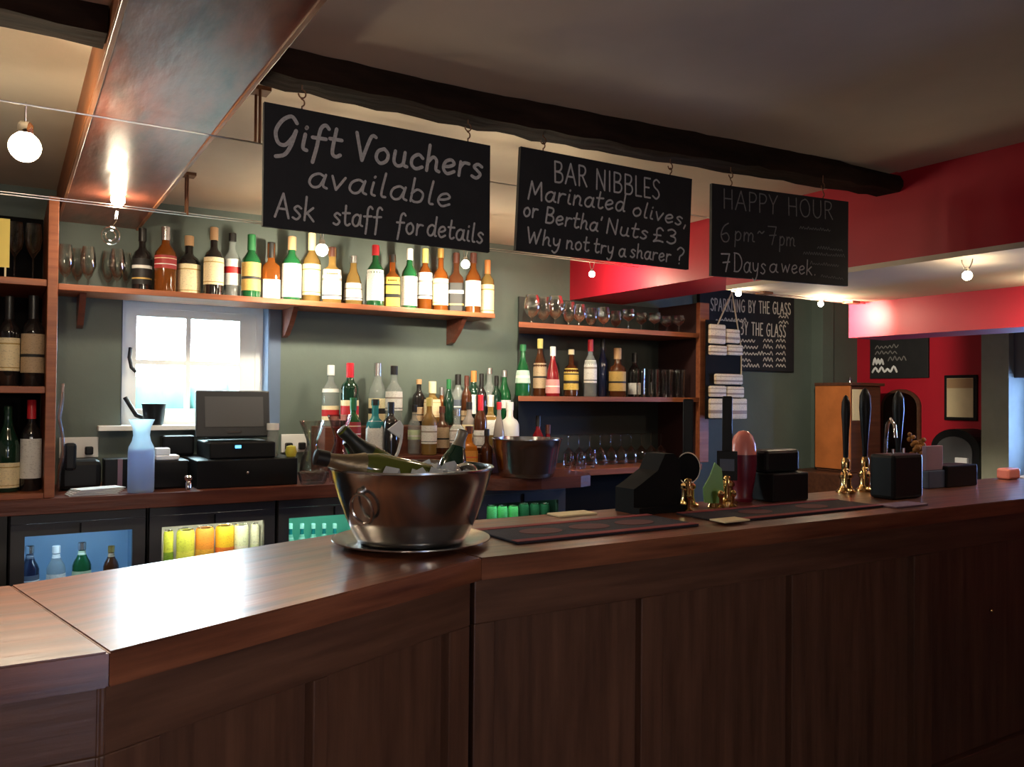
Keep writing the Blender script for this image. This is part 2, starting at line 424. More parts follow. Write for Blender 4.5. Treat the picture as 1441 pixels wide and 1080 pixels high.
# red bulkheads and cream soffit over the right part of the bar
struct('wall_bulkhead', MB().box((2.85, Y0, 1.985), (3.80, 2.75, ZC)), M['red'], 'dark red bulkhead hanging from the ceiling over the right of the bar', 'bulkhead')
struct('ceiling_soffit', MB().box((2.85, Y0, 1.965), (3.80, 2.75, 1.985)), M['ceiling'], 'cream soffit under the red bulkhead', 'soffit')
struct('wall_bulkhead_rear', MB().box((2.85, 2.75, 2.035), (3.25, Y1, ZC)), M['red'], 'bright red bulkhead above the alcove shelves', 'bulkhead')
struct('wall_bulkhead_right', MB().box((3.80, Y0, 1.785), (4.10, 2.79, ZC)), M['red'], 'lamp lit red bulkhead band at the right', 'bulkhead')
struct('wall_pilaster', MB().box((5.02, 3.90, 0), (5.14, Y1, ZC)), M['wall'], 'grey green pilaster between chalkboard and cupboard', 'pilaster')
struct('wall_pillar', MB().box((5.32, 2.76, 0), (5.55, 2.93, ZC)), M['stonegrey'], 'sage plaster pillar at the right end of the red wall', 'pillar')
# beams
bmain = thing('ceiling_beam', 'wide varnished reddish ceiling beam running towards the back wall', 'beam', (0.33, 0, 2.19))
MB().box((-.155, Y0, 0), (.155, Y1, .13)).build('beam_underside', M['beamgloss'], bmain)
MB().box((-.162, Y0, .004), (-.1551, Y1, .13)).build('beam_side', M['beamside_lit'], bmain)
for s in (-1, 1):
    MB().box((s * .155 - .006, Y0, -.006), (s * .155 + .006, Y1, 0.006), bev=.002).build('edge_moulding', M['trimwood'], bmain)
def rough_beam(xa, xb, y0, y1, zf, n=40):
    mb = MB(); rows = []
    for i in range(n + 1):
        x = xa + (xb - xa) * i / n
        b, t = zf(x)
        j = lambda s: random.uniform(-s, s) * .6
        sec = [(y0 + .012 + j(.006), b + j(.007)), (y1 - .012 + j(.006), b + j(.007)), (y1 + j(.006), b + .02 + j(.005)), (y1, t), (y0 + .01, t + j(.005)), (y0 + j(.007), t - .02 + j(.006)), (y0 + j(.007), b + .018 + j(.007))]
        rows.append([mb.bm.verts.new((x, p, q)) for p, q in sec])
    for a, b in zip(rows, rows[1:]):
        for k in range(7): mb.bm.faces.new((a[k], a[(k + 1) % 7], b[(k + 1) % 7], b[k]))
    mb.bm.faces.new(rows[0]); mb.bm.faces.new(rows[-1][::-1])
    return mb
zb = lambda x: (2.190 + max(0, x - 1.3) * .035, 2.30)
o = rough_beam(.50, 2.849, 1.86, 1.98, zb).build('timber_beam', M['beamold'], None, True)
tag(o, 'rough dark old timber beam that the chalkboard signs hang from', 'beam')
o = rough_beam(-2.5, .165, 1.86, 1.98, lambda x: (2.20, 2.29), 30).build('timber_beam', M['beamold'], None, True)
tag(o, 'short dark timber beam end at the top left, left of the varnished beam', 'beam')
mb = MB().extrude_poly([(X0, Y0, 2.25), (1.0, Y0, 2.25), (2.849, Y0, 2.315), (2.849, Y0, 2.3195), (X0, Y0, 2.3195)], (0, 1.875 - Y0, 0))
struct('ceiling_front', mb, M['ceiling'], 'slightly lower cream ceiling on the customer side of the old beam', 'ceiling')

# ================================================================== THE BAR
ZB = 1.10
F = [(-2.45, 1.272), (.127, 1.272), (.905, 1.60), (4.85, 1.60)]
B = [(-2.45, 1.80), (.012, 1.80), (.84, 2.10), (4.85, 2.10)]
ANG = math.atan2(F[2][1] - F[1][1], F[2][0] - F[1][0])
bt = thing('bar_counter_top', 'long reddish brown polished wooden bar top with an angled middle section', 'bar top', (0, 0, 0))
def slab(i, rot):
    a, b, c, d = F[i], F[i + 1], B[i + 1], B[i]
    g = .0004
    sh = lambda p, q: (p[0] + g * (1 if q > 0 else -1), p[1])
    mb = MB().prism([sh(a, 1), sh(b, -1), sh(c, -1), sh(d, 1)], ZB - .05, ZB)
    es = [e for e in mb.bm.edges if abs(e.verts[0].co.z - e.verts[1].co.z) < 1e-6]
    bmesh.ops.bevel(mb.bm, geom=es, offset=.0025, segments=2, affect='EDGES')
    return mb.build('countertop_section', M['bartop'], bt, False, rotz=rot, origin=(a[0], a[1], 0))
slab(0, 0); slab(1, ANG); slab(2, 0)
bf = thing('oak_bar_panelling', 'dark oak panelled front of the bar below the polished top', 'bar front', (0, 0, 0))
def front_run(p0, p1, stiles, ang, knob=None):
    """panelled front between two plan points; stiles = [(u0,u1)] in metres along the run"""
    L = math.hypot(p1[0] - p0[0], p1[1] - p0[1])
    T = Matrix.Translation((p0[0], p0[1], 0)) @ Matrix.Rotation(ang, 4, 'Z')     # local: x along, +y into the bar
    def add(name, lo, hi, mat, bev=0.0):
        return MB().box(lo, hi, None, bev).build_at(name, mat, bf, T)
    add('top_rail', (0, .030, .945), (L, .066, ZB - .051), M['barrail'], .003)
    add('bottom_rail', (0, .030, .02), (L, .066, .22), M['barrail'], .003)
    add('backing_board', (0, .074, .02), (L, .090, ZB - .051), M['barfront'])
    for u0, u1 in stiles: add('stile', (u0, .031, .22), (u1, .066, .945), M['barfront'], .003)
    for (a, b), (c, d) in zip(stiles, stiles[1:]):
        add('panel', (b - .004, .055, .21), (c + .004, .073, .955), M['barfront'])
def _build_at(self, name, mat, parent, T):
    o = self.build(name, mat, parent); o.matrix_local = T; return o
MB.build_at = _build_at
front_run(F[0], F[1], [(.0, .08), (.86, .94), (1.70, 1.78), (2.48, 2.577)], 0)
Lm = math.hypot(F[2][0] - F[1][0], F[2][1] - F[1][1])
front_run(F[1], F[2], [(.0, .10), (.395, .43), (Lm - .07, Lm)], ANG)
xr = lambda px: W(px, 900, y=1.63).x - F[2][0]
front_run(F[2], F[3], [(0, .055), (xr(903), xr(903) + .075), (xr(1115), xr(1115) + .06), (xr(1287), xr(1287) + .10), (2.75, 2.85), (3.40, 3.50), (3.86, 3.94)], 0)
kb = W(1395, 860, y=1.625)
o = MB().sphere(tuple(kb), .007, 10, 8).build('cabinet_knob', M['brass'], bf, True); part_label(o, 'small brass knob')
# floor-level back of the bar (service side) so it is not a hollow shell
mb = MB().prism([(B[0][0], B[0][1] - .10), (B[1][0], B[1][1] - .10), (B[2][0], B[2][1] - .10), (B[3][0], B[3][1] - .10),
                 (B[3][0], B[3][1] - .13), (B[2][0] + .01, B[2][1] - .13), (B[1][0] + .01, B[1][1] - .13), (B[0][0], B[0][1] - .13)], .0, ZB - .051)
mb.build('service_side_board', M['barfront'], bf)

# ================================================================== BACK COUNTER, FRIDGES, SHELVES
ZK = 1.07
YK = 3.46
mb = MB()
pts = [(-1.6, 3.995), (-1.6, YK), (1.75, YK)]
for k in range(0, 9):       # rounded bulge where the second bucket stands
    t = k / 8
    pts.append((1.80 + .62 * t, YK - .17 * math.sin(PI / 2 * min(1, t * 1.5))))
pts += [(2.50, 3.32), (2.55, 3.40), (2.56, 3.995)]
mb.prism(pts, ZK - .055, ZK)
o = mb.build('back_counter_top', M['counterwood'], None)
tag(o, 'dark red brown wooden worktop along the back wall carrying till and bottles', 'worktop')
o = MB().box((2.563, 3.58, ZK - .035), (3.52, 3.995, ZK), bev=.003).build('alcove_base_board', M['shelfwood'], None)
tag(o, 'orange lit wooden board at the foot of the alcove holding upturned glasses', 'board')
o = MB().box((2.6, 3.70, 0), (3.5, 3.99, ZK - .037)).build('plinth_cabinet', M['darkmatt'], None)
tag(o, 'black cabinet below the alcove base board', 'cabinet')

# left wine rack
rk = thing('wine_rack', 'reddish wooden shelf unit holding wine bottles at the left edge', 'shelf unit', (0, 3.48, ZK + .001))
xp0, xp1 = W(65, 500, y=3.48).x, W(80, 500, y=3.48).x
MB().box((xp0, 0, 0), (xp1, .50, 2.185 - ZK), bev=.002).build('side_panel', M['shelfwood'], rk)
MB().box((-1.0, 0, 0), (-.97, .50, 2.185 - ZK)).build('side_panel', M['shelfwood'], rk)
for z in (1.48, 1.875): MB().box((-.969, .004, z - ZK - .025), (xp0 - .001, .50, z - ZK), bev=.002).build('shelf', M['shelfwood'], rk)
MB().box((-.969, .004, 0), (xp0 - .001, .50, .018)).build('shelf', M['shelfwood'], rk)
MB().box((-.969, .501, 0), (xp0 - .001, .512, 2.185 - ZK)).build('back_board', M['darkmatt'], rk)

# long wall shelf
zs = 1.895
xa, xb = W(82, 408, y=3.74).x, W(697, 440, y=3.74).x
sh = thing('wall_shelf', 'long orange brown wooden wall shelf lined with spirit bottles', 'shelf', (0, 3.74, zs))
MB().box((xa, 0, -.025), (xb, .255, 0), bev=.003).build('shelf_board', M['shelfwood'], sh)
for px in (117, 417, 655):
    x = W(px, 430, y=3.80).x
    MB().extrude_poly([(x - .012, .06, -.0255), (x - .012, .25, -.0255), (x - .012, .25, -.16), (x - .012, .20, -.15), (x - .012, .13, -.10), (x - .012, .09, -.06)], (.024, 0, 0)).build('bracket', M['counterwood'], sh)

# alcove shelf unit on the right
AX0, AX1 = W(730, 500, y=3.6).x, W(998, 500, y=3.6).x
al = thing('alcove_shelf_unit', 'dark alcove shelf unit with reddish shelves of liqueurs and glasses', 'shelf unit', (0, 3.60, 0))
xq = W(985, 500, y=3.6).x
AXB = W(730, 500, y=3.98).x
MB().box((xq, 0, 1.075), (AX1, .035, 2.03), bev=.003).build('post', M['shelfwood'], al)
MB().box((xq + .012, .036, 1.075), (AX1 - .01, .392, 2.03)).build('side_board', M['maroonshade'], al)
for z in (1.845, 1.462):
    MB().prism([(AX0, .003), (xq - .001, .003), (xq - .001, .036), (xq + .011, .036), (xq + .011, .378), (AXB, .378)], z - .026, z).build('shelf', M['shelfwood'], al)
MB().box((AXB, .380, 1.08), (xq + .011, .394, 2.03)).build('back_board', M['alcoveback'], al)

# fridges
def fridge(x0, x1, label, lamp_col, lamp_str, lining, glassx=None):
    y = 3.54
    t = thing('bottle_fridge', label, 'fridge', (x0, y, 0), group='glass fronted fridges under the back counter')
    w = x1 - x0; zt = ZK - .065
    mb = MB()
    mb.box((0, .03, .02), (w, .45, .06)).box((0, .03, zt - .03), (w, .45, zt)).box((0, .03, .06), (.015, .45, zt - .03)).box((w - .015, .03, .06), (w, .45, zt - .03))
    mb.build('cabinet', M['dark'], t)
    mb = MB().box((.016, .42, .061), (w - .016, .435, zt - .031)).box((.016, .05, .061), (.019, .419, zt - .031)).box((w - .019, .05, .061), (w - .016, .419, zt - .031))
    mb.build('lining', lining, t)
    fm = MB(); fx = .045
    frame(fm, .006, w - .006, .10, zt - .035, fx, 0, .028); fm.build('door_frame', M['dgrey'], t)
    MB().box((.006, 0, zt - .034), (w - .006, .028, zt - .002)).build('top_panel', M['dgrey'], t)
    MB().box((.006, .002, .02), (w - .006, .028, .099)).build('kick_plate', M['dark'], t)
    MB().box((fx + .006, .012, .146), (w - fx - .006, .015, zt - .081)).build('door_glass', M['pane'], t)
    MB().box((w * .50 - .003, -.006, zt - .078), (w * .50 + .003, -.0005, zt - .04)).build('handle', M['dark'], t)
    MB().box((.03, .10, .66), (w - .03, .41, .664)).box((.03, .10, .38), (w - .03, .41, .384)).build('wire_shelf', M['chrome'], t)
    em = principled('fridge_lamp_' + lining.name, (1, 1, 1), 0.4, emit=lamp_col, estr=lamp_str)
    MB().box((.05, .04, zt - .05), (w - .05, .06, zt - .032)).build('lamp_strip', em, t)
    return t
fx = [W(12, 760, y=3.54).x, W(208, 760, y=3.54).x, W(390, 740, y=3.54).x]
wd = .475
fridge(fx[0], fx[1] - .004, 'bottle fridge with blue lit interior, leftmost under the back counter', (.55, .78, 1.0), 16.0, principled('pale_blue_lining', (.30, .48, .66), .5))
fridge(fx[1], fx[2] - .004, 'brightly lit fridge full of yellow and orange cans under the till', (1.0, .95, .72), 22.0, principled('white_lining', (.72, .72, .66), .5))
fridge(fx[2], fx[2] + wd + .03, 'teal lit fridge left behind the ice bucket', (.40, 1.0, .80), 14.0, principled('teal_lining', (.25, .60, .48), .5))
gx0, gx1 = W(672, 715, y=3.54).x, W(797, 715, y=3.54).x
fridge(gx0, gx1, 'dark fridge with green lit bottles to the right of the ice bucket', (.45, 1.0, .60), 5.0, principled('dark_lining', (.02, .035, .03), .5))
struct('baseboard_back', MB().box((fx[0] - 1.5, 3.60, 0), (fx[0] - .005, 3.99, ZK - .057)), M['dgrey'], 'dark grey cupboard front below the wine rack', 'cupboard')
o = MB().box((fx[2] + wd + .035, 3.58, 0), (gx0 - .005, 3.99, ZK - .057)).build('counter_cupboard', M['counterwood'], None); tag(o, 'dark wooden cupboard under the counter behind the ice bucket', 'cupboard')
# ================================================================== BOTTLES
CR = lin(245, 228, 185); WH = (.80, .79, .75); BK = (.015, .014, .014); RD = (.50, .02, .02); GD = (.55, .36, .10); GN = (.02, .16, .05); YL = (.72, .50, .10)
G = dict(
    amber=liquid_glass('whisky_amber', (.26, .075, .012)), dark=liquid_glass('near_black_bottle', (.016, .014, .014), .05),
    green=liquid_glass('green_bottle', (.012, .11, .035), .25), dgreen=liquid_glass('dark_green_bottle', (.008, .035, .02), .10),
    clear=liquid_glass('clear_spirit_bottle', (.52, .55, .54), .72), pale=liquid_glass('pale_gold_bottle', (.40, .26, .08), .5),
    brown=liquid_glass('brown_bottle', (.09, .028, .010), .2), red=liquid_glass('red_liqueur', (.28, .012, .02), .3),
    teal=liquid_glass('blue_gin_bottle', (.04, .30, .34), .4), blue=liquid_glass('dark_blue_bottle', (.012, .018, .05), .1),
    milk=principled('opaque_white_bottle', (.80, .77, .70), .3), grey=liquid_glass('milky_grey_bottle', (.36, .31, .28), .2),
    orange=liquid_glass('orange_liqueur', (.62, .20, .015), .3), olive=liquid_glass('olive_green_bottle', (.12, .14, .02), .25),
    pink=liquid_glass('pinkish_glass', (.42, .30, .32), .6), lime=liquid_glass('lime_lit_bottle', (.20, .75, .30), .3))
LB = dict(
    cream=paper_label('cream_label', CR, [(.80, .84, GD), (.08, .11, GD)], .25), white=paper_label('white_label', WH, [(.10, .14, BK), (.62, .70, (.35, .3, .25))], .3),
    plain=paper_label('plain_white_label', WH, [], .25), blackw=paper_label('black_label_with_white', BK, [(.62, .74, WH), (.20, .26, GD)]),
    redw=paper_label('white_red_label', WH, [(.45, .70, RD)], .2), red=paper_label('red_label', (.36, .03, .03), [(.30, .36, WH), (.75, .80, CR)]),
    yellow=paper_label('yellow_label', YL, [(.3, .42, BK), (.7, .76, BK)], .3), gold=paper_label('gold_label', GD, [(.4, .5, BK)], .2),
    pink=paper_label('pink_label', (.70, .32, .30), [(.45, .55, WH)], .2), greenw=paper_label('pale_green_label', (.55, .66, .42), [(.3, .45, WH)], .2),
    martini=paper_label('cream_and_red_label', CR, [(.28, .72, (.55, .02, .03))], .15), blackcream=paper_label('cream_black_label', CR, [(.35, .58, BK)], .3),
    tan=paper_label('tan_label', (.50, .36, .22), [(.4, .48, BK)], .3), redprint=paper_label('red_sunset_label', WH, [(.30, .55, (.62, .12, .06))]),
    bluelabel=paper_label('slate_label', (.10, .12, .16), [(.5, .58, WH)]), teal=paper_label('pale_teal_label', (.45, .62, .52), [(.4, .6, WH)]),
    orange=paper_label('orange_label', (.75, .30, .03), [(.55, .62, (.8, .1, .02))], .2))
CP = dict(black=principled('black_cap', BK, .35), red=principled('red_cap', (.55, .02, .03), .35), white=principled('white_cap', WH, .4), gold=principled('gold_cap', (.70, .46, .14), .3, metal=.8),
          silver=principled('silver_cap', (.6, .6, .6), .25, metal=.9), cork=principled('cork_stopper', (.48, .29, .15), .7), cream=principled('cream_cap', CR, .5), green=principled('green_cap', GN, .4),
          orange=principled('orange_cap', (.60, .22, .06), .4), yellow=principled('yellow_cap', (.75, .62, .18), .4), brown=principled('brown_cap', (.10, .03, .02), .4))
PROF = {   # (radius, height) fractions
    'std': [(.92, 0), (1, .012), (1, .56), (.93, .62), (.62, .69), (.40, .74), (.36, .80), (.36, .985), (.30, 1)],
    'bord': [(.92, 0), (1, .012), (1, .60), (.92, .66), (.55, .72), (.40, .76), (.37, .82), (.37, .99), (.30, 1)],
    'round': [(.90, 0), (1, .015), (1, .50), (.97, .56), (.80, .63), (.45, .68), (.36, .72), (.34, .985), (.28, 1)],
    'tall': [(.92, 0), (1, .012), (1, .54), (.85, .62), (.60, .70), (.42, .78), (.36, .86), (.36, .985), (.30, 1)],
    'squat': [(.92, 0), (1, .02), (1, .52), (.92, .60), (.45, .67), (.38, .72), (.38, .98), (.3, 1)],
    'bell': [(.95, 0), (1, .02), (.98, .25), (.86, .45), (.66, .60), (.42, .70), (.34, .78), (.34, .985), (.28, 1)],
    'champ': [(.90, 0), (1, .012), (1, .46), (.92, .54), (.72, .64), (.50, .74), (.36, .84), (.34, .93), (.38, .94), (.38, .99), (.30, 1)],
}
def prof_r(shape, f):
    p = PROF[shape]
    for (r0, z0), (r1, z1) in zip(p, p[1:]):
        if z0 <= f <= z1: return r0 + (r1 - r0) * (f - z0) / max(1e-6, z1 - z0)
    return p[-1][0]
def bottle_parts(t, h, r, shape, glass, cap, labels, sq=0.0, seg=18):
    MB().lathe([(1e-4, 0.0)] + [(a * r, b * h) for a, b in PROF[shape]] + [(1e-4, h)], seg=seg, sq=sq).build('bottle_body', glass, t, True)
    if cap:
        cm, frac = cap
        rc = prof_r(shape, .97) * r * 1.14 + .0008
        MB().lathe([(1e-4, h * (1 - frac)), (rc, h * (1 - frac)), (rc, h * 1.004), (rc * .85, h * 1.012), (1e-4, h * 1.012)], seg=14).build('cap', CP[cm], t, True)
    for lo, hi, lm in labels:
        k = 1.012
        pr = [(prof_r(shape, f) * r * k + .0006, f * h) for f in [lo + (hi - lo) * i / 4 for i in range(5)]]
        a = R(78)
        MB().lathe(pr, seg=12, sq=sq, arc=(-PI / 2 - a, -PI / 2 + a)).build('label', LB[lm], t, True)
def bottle(px, top, wpx, y, z0, shape, glass, cap, labels, text, group, sq=0.0, name='spirit_bottle', cat='bottle', hmax=None):
    p = W(px, 500, y=y); p.z = z0
    s = px_size(p)
    ztop = W(px, top, y=y).z
    h = (ztop - z0) / 1.012
    if hmax: h = min(h, hmax)
    r = wpx * s / 2
    t = thing(name, text, cat, tuple(p), face_cam(p), group)
    bottle_parts(t, h, r, shape, G[glass], cap, labels, sq)
    return t
SG = 'spirit bottles on the long wall shelf'
L1 = 'on the wall shelf'
ZS = zs + .0005
spec = [
    (198, 321, 26, 'round', 'dark', ('black', .20), [(.12, .52, 'blackw')], 'black whisky bottle with black and white label, leftmost bottle ' + L1),
    (231, 319, 29, 'std', 'amber', ('silver', .20), [(.36, .56, 'red')], 'amber whiskey bottle with red label and silver neck ' + L1),
    (264, 332, 31, 'round', 'dark', ('cork', .16), [(.03, .52, 'cream')], 'squat dark bottle with large cream label, third from shelf left end'),
    (299, 320, 27, 'round', 'dark', ('cork', .18), [(.16, .56, 'cream')], 'tall dark bottle with cork and cream label above the window ' + L1),
    (325, 328, 24, 'std', 'clear', ('black', .12), [(.20, .60, 'redw')], 'clear bottle with white and red label and black cap ' + L1),
    (352, 330, 26, 'std', 'green', ('green', .24), [(.12, .56, 'gold')], 'all green bottle with gold label, just left of first chalkboard edge ' + L1),
    (380, 341, 25, 'squat', 'amber', ('black', .26), [(.04, .36, 'plain')], 'short amber bottle with black cap and low white label ' + L1),
    (409, 333, 27, 'std', 'green', ('cork', .20), [(.06, .58, 'plain')], 'green bottle with large white label under start of first chalkboard'),
    (437, 328, 25, 'std', 'pale', ('cream', .24), [(.12, .56, 'cream')], 'pale golden bottle with cream cap beside the bright shelf lamp'),
    (466, 348, 26, 'squat', 'pale', ('brown', .16), [(.08, .60, 'white')], 'pale bottle with brown cap just right of the bright shelf lamp'),
    (496, 360, 27, 'bell', 'pale', ('silver', .14), [(.12, .46, 'white')], 'bell shaped pale bottle with silver cap ' + L1),
    (527, 345, 24, 'std', 'green', ('red', .16), [(.10, .60, 'plain')], 'green bottle with bright red cap and white label ' + L1),
    (551, 358, 21, 'squat', 'amber', ('black', .14), [(.05, .58, 'yellow')], 'amber square bottle with yellow and black label ' + L1),
    (575, 350, 22, 'std', 'green', ('white', .18), [(.06, .54, 'plain')], 'green bottle with white cap and white label ' + L1),
    (597, 350, 21, 'std', 'amber', ('yellow', .22), [(.20, .62, 'white')], 'slim amber bottle with yellow cap ' + L1),
    (619, 350, 22, 'round', 'amber', ('gold', .14), [(.10, .52, 'cream')], 'amber bottle with gold stopper and square cream label ' + L1),
    (641, 356, 21, 'squat', 'brown', ('brown', .16), [(.04, .50, 'blackw')], 'dark brown bottle with black and white label, third from shelf right end'),
    (665, 356, 22, 'std', 'amber', ('brown', .16), [(.12, .54, 'plain')], 'amber bottle with white label behind the hanging lamp, second from right end'),
    (685, 366, 19, 'bord', 'pale', ('orange', .24), [(.04, .56, 'cream')], 'slender bottle with orange neck and cream label at the shelf right end'),
]
alt = 0
for px, top, w, shp, gl, cap, lab, txt in spec:
    alt = 1 - alt
    bottle(px, top, w, (3.84, 3.89)[alt], ZS, shp, gl, cap, lab, txt, SG, sq=.8 if shp == 'squat' else 0)
# wine rack bottles
WG = 'wine bottles in the left rack'
bottle(12, 417, 27, 3.60, 1.4815, 'bord', 'dark', ('black', .28), [(.17, .54, 'cream')], 'dark red wine bottle with two part cream label on the middle rack shelf', WG, name='wine_bottle')
bottle(46, 416, 29, 3.60, 1.4815, 'bord', 'dark', ('black', .28), [(.15, .58, 'tan')], 'dark wine bottle with tall tan label on the middle rack shelf by the post', WG, name='wine_bottle')
bottle(13, 570, 30, 3.60, ZK + .0195, 'tall', 'dgreen', None, [(.05, .34, 'cream')], 'sloping shouldered dark wine bottle with low cream label on bottom rack shelf', WG, name='wine_bottle')
bottle(46, 563, 26, 3.60, ZK + .0195, 'bord', 'dark', ('red', .20), [(.14, .58, 'plain')], 'dark wine bottle with red capsule on bottom rack shelf by the post', WG, name='wine_bottle')
# alcove mid shelf liqueurs
AG = 'liqueur bottles on the alcove middle shelf'
ZA = 1.4625
L2 = 'on the alcove middle shelf'
for px, top, w, shp, gl, cap, lab, txt in [
    (736, 485, 22, 'bell', 'green', ('green', .12), [(.25, .50, 'teal')], 'emerald green liqueur bottle, leftmost ' + L2),
    (760, 477, 19, 'tall', 'brown', ('yellow', .16), [(.14, .58, 'tan')], 'brown bottle with yellow cap ' + L2),
    (778, 488, 20, 'bell', 'red', ('white', .18), [(.06, .34, 'pink')], 'magenta liqueur bottle with pink label and white neck ' + L2),
    (804, 492, 21, 'round', 'brown', ('cream', .10), [(.14, .60, 'yellow')], 'dark bottle with orange yellow label ' + L2),
    (831, 478, 18, 'std', 'clear', ('red', .20), [(.24, .64, 'white')], 'tall bottle with red cap and white label ' + L2),
    (848, 477, 14, 'tall', 'blue', ('black', .14), [], 'tall slim dark blue bottle without label ' + L2),
    (869, 490, 24, 'squat', 'brown', ('cork', .22), [(.12, .52, 'gold')], 'broad brown bottle with gold chevron label ' + L2),
    (893, 497, 18, 'std', 'dark', ('black', .2), [(.06, .32, 'plain')], 'black bottle with small white label, next to the tumblers ' + L2)]:
    alt = 1 - alt
    bottle(px, top, w, (3.70, 3.78)[alt], ZA, shp, gl, cap, lab, txt, AG)
# stepped bottle display on the back counter
rs = thing('bottle_riser', 'stepped dark wooden display stand crowded with bottles on the back counter', 'display stand', (0, 0, ZK + .0005))
rx0, rx1 = W(455, 600, y=3.8).x, 2.345
Z2, Z3 = 1.17, 1.305
MB().box((rx0, 3.60, 0), (rx1, 3.775, Z2 - ZK), bev=.003).build('lower_step', M['counterwood'], rs)
MB().box((rx0, 3.776, 0), (rx1, 3.98, Z3 - ZK), bev=.003).build('upper_step', M['counterwood'], rs)
RG = 'bottles on the stepped counter display'
alt = 0
up = 'on the upper display step'
lw_ = 'on the lower display step'
for px, top, w, shp, gl, cap, lab, txt in [
    (466, 514, 24, 'std', 'clear', ('white', .16), [(.10, .34, 'martini'), (.56, .62, 'plain')], 'clear vermouth bottle with white cap and cream red label, leftmost ' + up),
    (493, 511, 25, 'bord', 'dgreen', ('red', .22), [(.10, .42, 'martini')], 'dark green vermouth bottle with red cap ' + up),
    (532, 511, 25, 'tall', 'clear', ('silver', .20), [(.06, .44, 'blackcream')], 'clear gin bottle with silver cap and cream black label ' + up),
    (555, 515, 24, 'std', 'clear', ('black', .14), [(.26, .58, 'white')], 'clear bottle with black cap and tall white label ' + up),
    (590, 534, 18, 'bord', 'dark', ('cork', .10), [(.10, .40, 'tan')], 'dark bottle with tan stopper left of the cream cap ' + up),
    (609, 537, 24, 'squat', 'pale', ('cream', .26), [(.20, .60, 'cream')], 'pale bottle with cream cap and cream shoulder label ' + up),
    (622, 545, 15, 'std', 'amber', ('silver', .2), [(.1, .4, 'tan')], 'small amber bottle with silver cap in the middle ' + up),
    (632, 534, 15, 'tall', 'dgreen', ('green', .2), [], 'plain dark green bottle without label ' + up),
    (645, 527, 20, 'std', 'clear', ('black', .2), [(.2, .5, 'bluelabel')], 'clear bottle with slate label and black cap ' + up),
    (657, 529, 15, 'bord', 'brown', ('brown', .2), [(.1, .3, 'tan')], 'thin brown bottle left of the orange capped one ' + up),
    (667, 522, 19, 'bord', 'dgreen', ('orange', .20), [(.20, .56, 'plain')], 'dark green bottle with orange cap and white label ' + up),
    (678, 526, 15, 'std', 'dark', ('black', .25), [], 'narrow black bottle right of the orange capped one ' + up),
    (689, 518, 20, 'std', 'clear', ('silver', .10), [(.15, .5, 'bluelabel')], 'tallest clear bottle with silver cap near the right end ' + up),
    (699, 529, 14, 'bord', 'dgreen', ('black', .2), [], 'dark bottle with black cap, second from the right ' + up),
    (710, 521, 19, 'tall', 'green', ('silver', .12), [(.30, .45, 'plain')], 'green bottle with silver cap, rightmost ' + up)]:
    alt = 1 - alt
    bottle(px, top, w, (3.825, 3.90)[alt], Z3 + .001, shp, gl, cap, lab, txt, RG)
for px, top, w, shp, gl, cap, lab, txt in [
    (498, 560, 22, 'std', 'green', ('green', .2), [(.30, .60, 'red')], 'bright green liqueur bottle with red label ' + lw_),
    (529, 562, 25, 'squat', 'teal', ('black', .10), [(.04, .62, 'plain')], 'square blue gin bottle with tall white label ' + lw_),
    (551, 566, 22, 'bord', 'dark', ('black', .2), [], 'black unlabelled bottle behind the white ice scoop ' + lw_),
    (584, 570, 18, 'std', 'clear', ('black', .14), [(.30, .5, 'greenw')], 'clear bottle with pale green label ' + lw_),
    (605, 560, 22, 'std', 'pale', ('yellow', .14), [(.20, .52, 'white')], 'pale bottle with yellow cap and white label ' + lw_),
    (623, 572, 21, 'round', 'brown', ('brown', .14), [(.12, .56, 'tan')], 'brown bottle with tan label ' + lw_),
    (644, 576, 20, 'squat', 'clear', ('silver', .14), [(.26, .66, 'white')], 'short clear bottle with white label and silver cap ' + lw_),
    (661, 566, 20, 'std', 'grey', ('black', .14), [(.3, .56, 'blackcream')], 'grey glass bottle with cream and black label ' + lw_),
    (677, 556, 19, 'std', 'brown', ('red', .26), [(.10, .40, 'white')], 'brown bottle with red cap and white label ' + lw_),
    (691, 556, 21, 'squat', 'pale', ('white', .20), [(.30, .64, 'plain')], 'pale bottle with large square white label ' + lw_),
    (703, 566, 17, 'bell', 'grey', ('red', .14), [(.1, .3, 'pink')], 'milky grey bell shaped bottle with red cap ' + lw_),
    (718, 566, 27, 'round', 'milk', ('white', .16), [(.16, .44, 'redprint')], 'opaque white rum bottle with red printed label, rightmost ' + lw_)]:
    alt = 1 - alt
    bottle(px, top, w, (3.645, 3.725)[alt], Z2 + .001, shp, gl, cap, lab, txt, RG, sq=.8 if shp == 'squat' else 0)
# on the counter in front of the riser
bottle(661, 600, 25, 3.54, ZK + .001, 'squat', 'orange', ('brown', .14), [(.20, .52, 'orange')], 'orange liqueur bottle standing in front of the display by the second bucket', RG, sq=.8)
bottle(686, 604, 18, 3.545, ZK + .001, 'round', 'brown', ('black', .14), [], 'small dark brown bottle beside the second bucket', RG)
for px, top, tx in ((758, 585, 'dark red'), (772, 598, 'small maroon')):
    bottle(px, top, 17, 3.80, ZK + .001 if px < 800 else ZA, 'std', 'red', ('black' if px < 765 else 'brown', .2), [], tx + ' bottle in the dark lowest bay of the alcove', 'bottles in the alcove lowest bay')
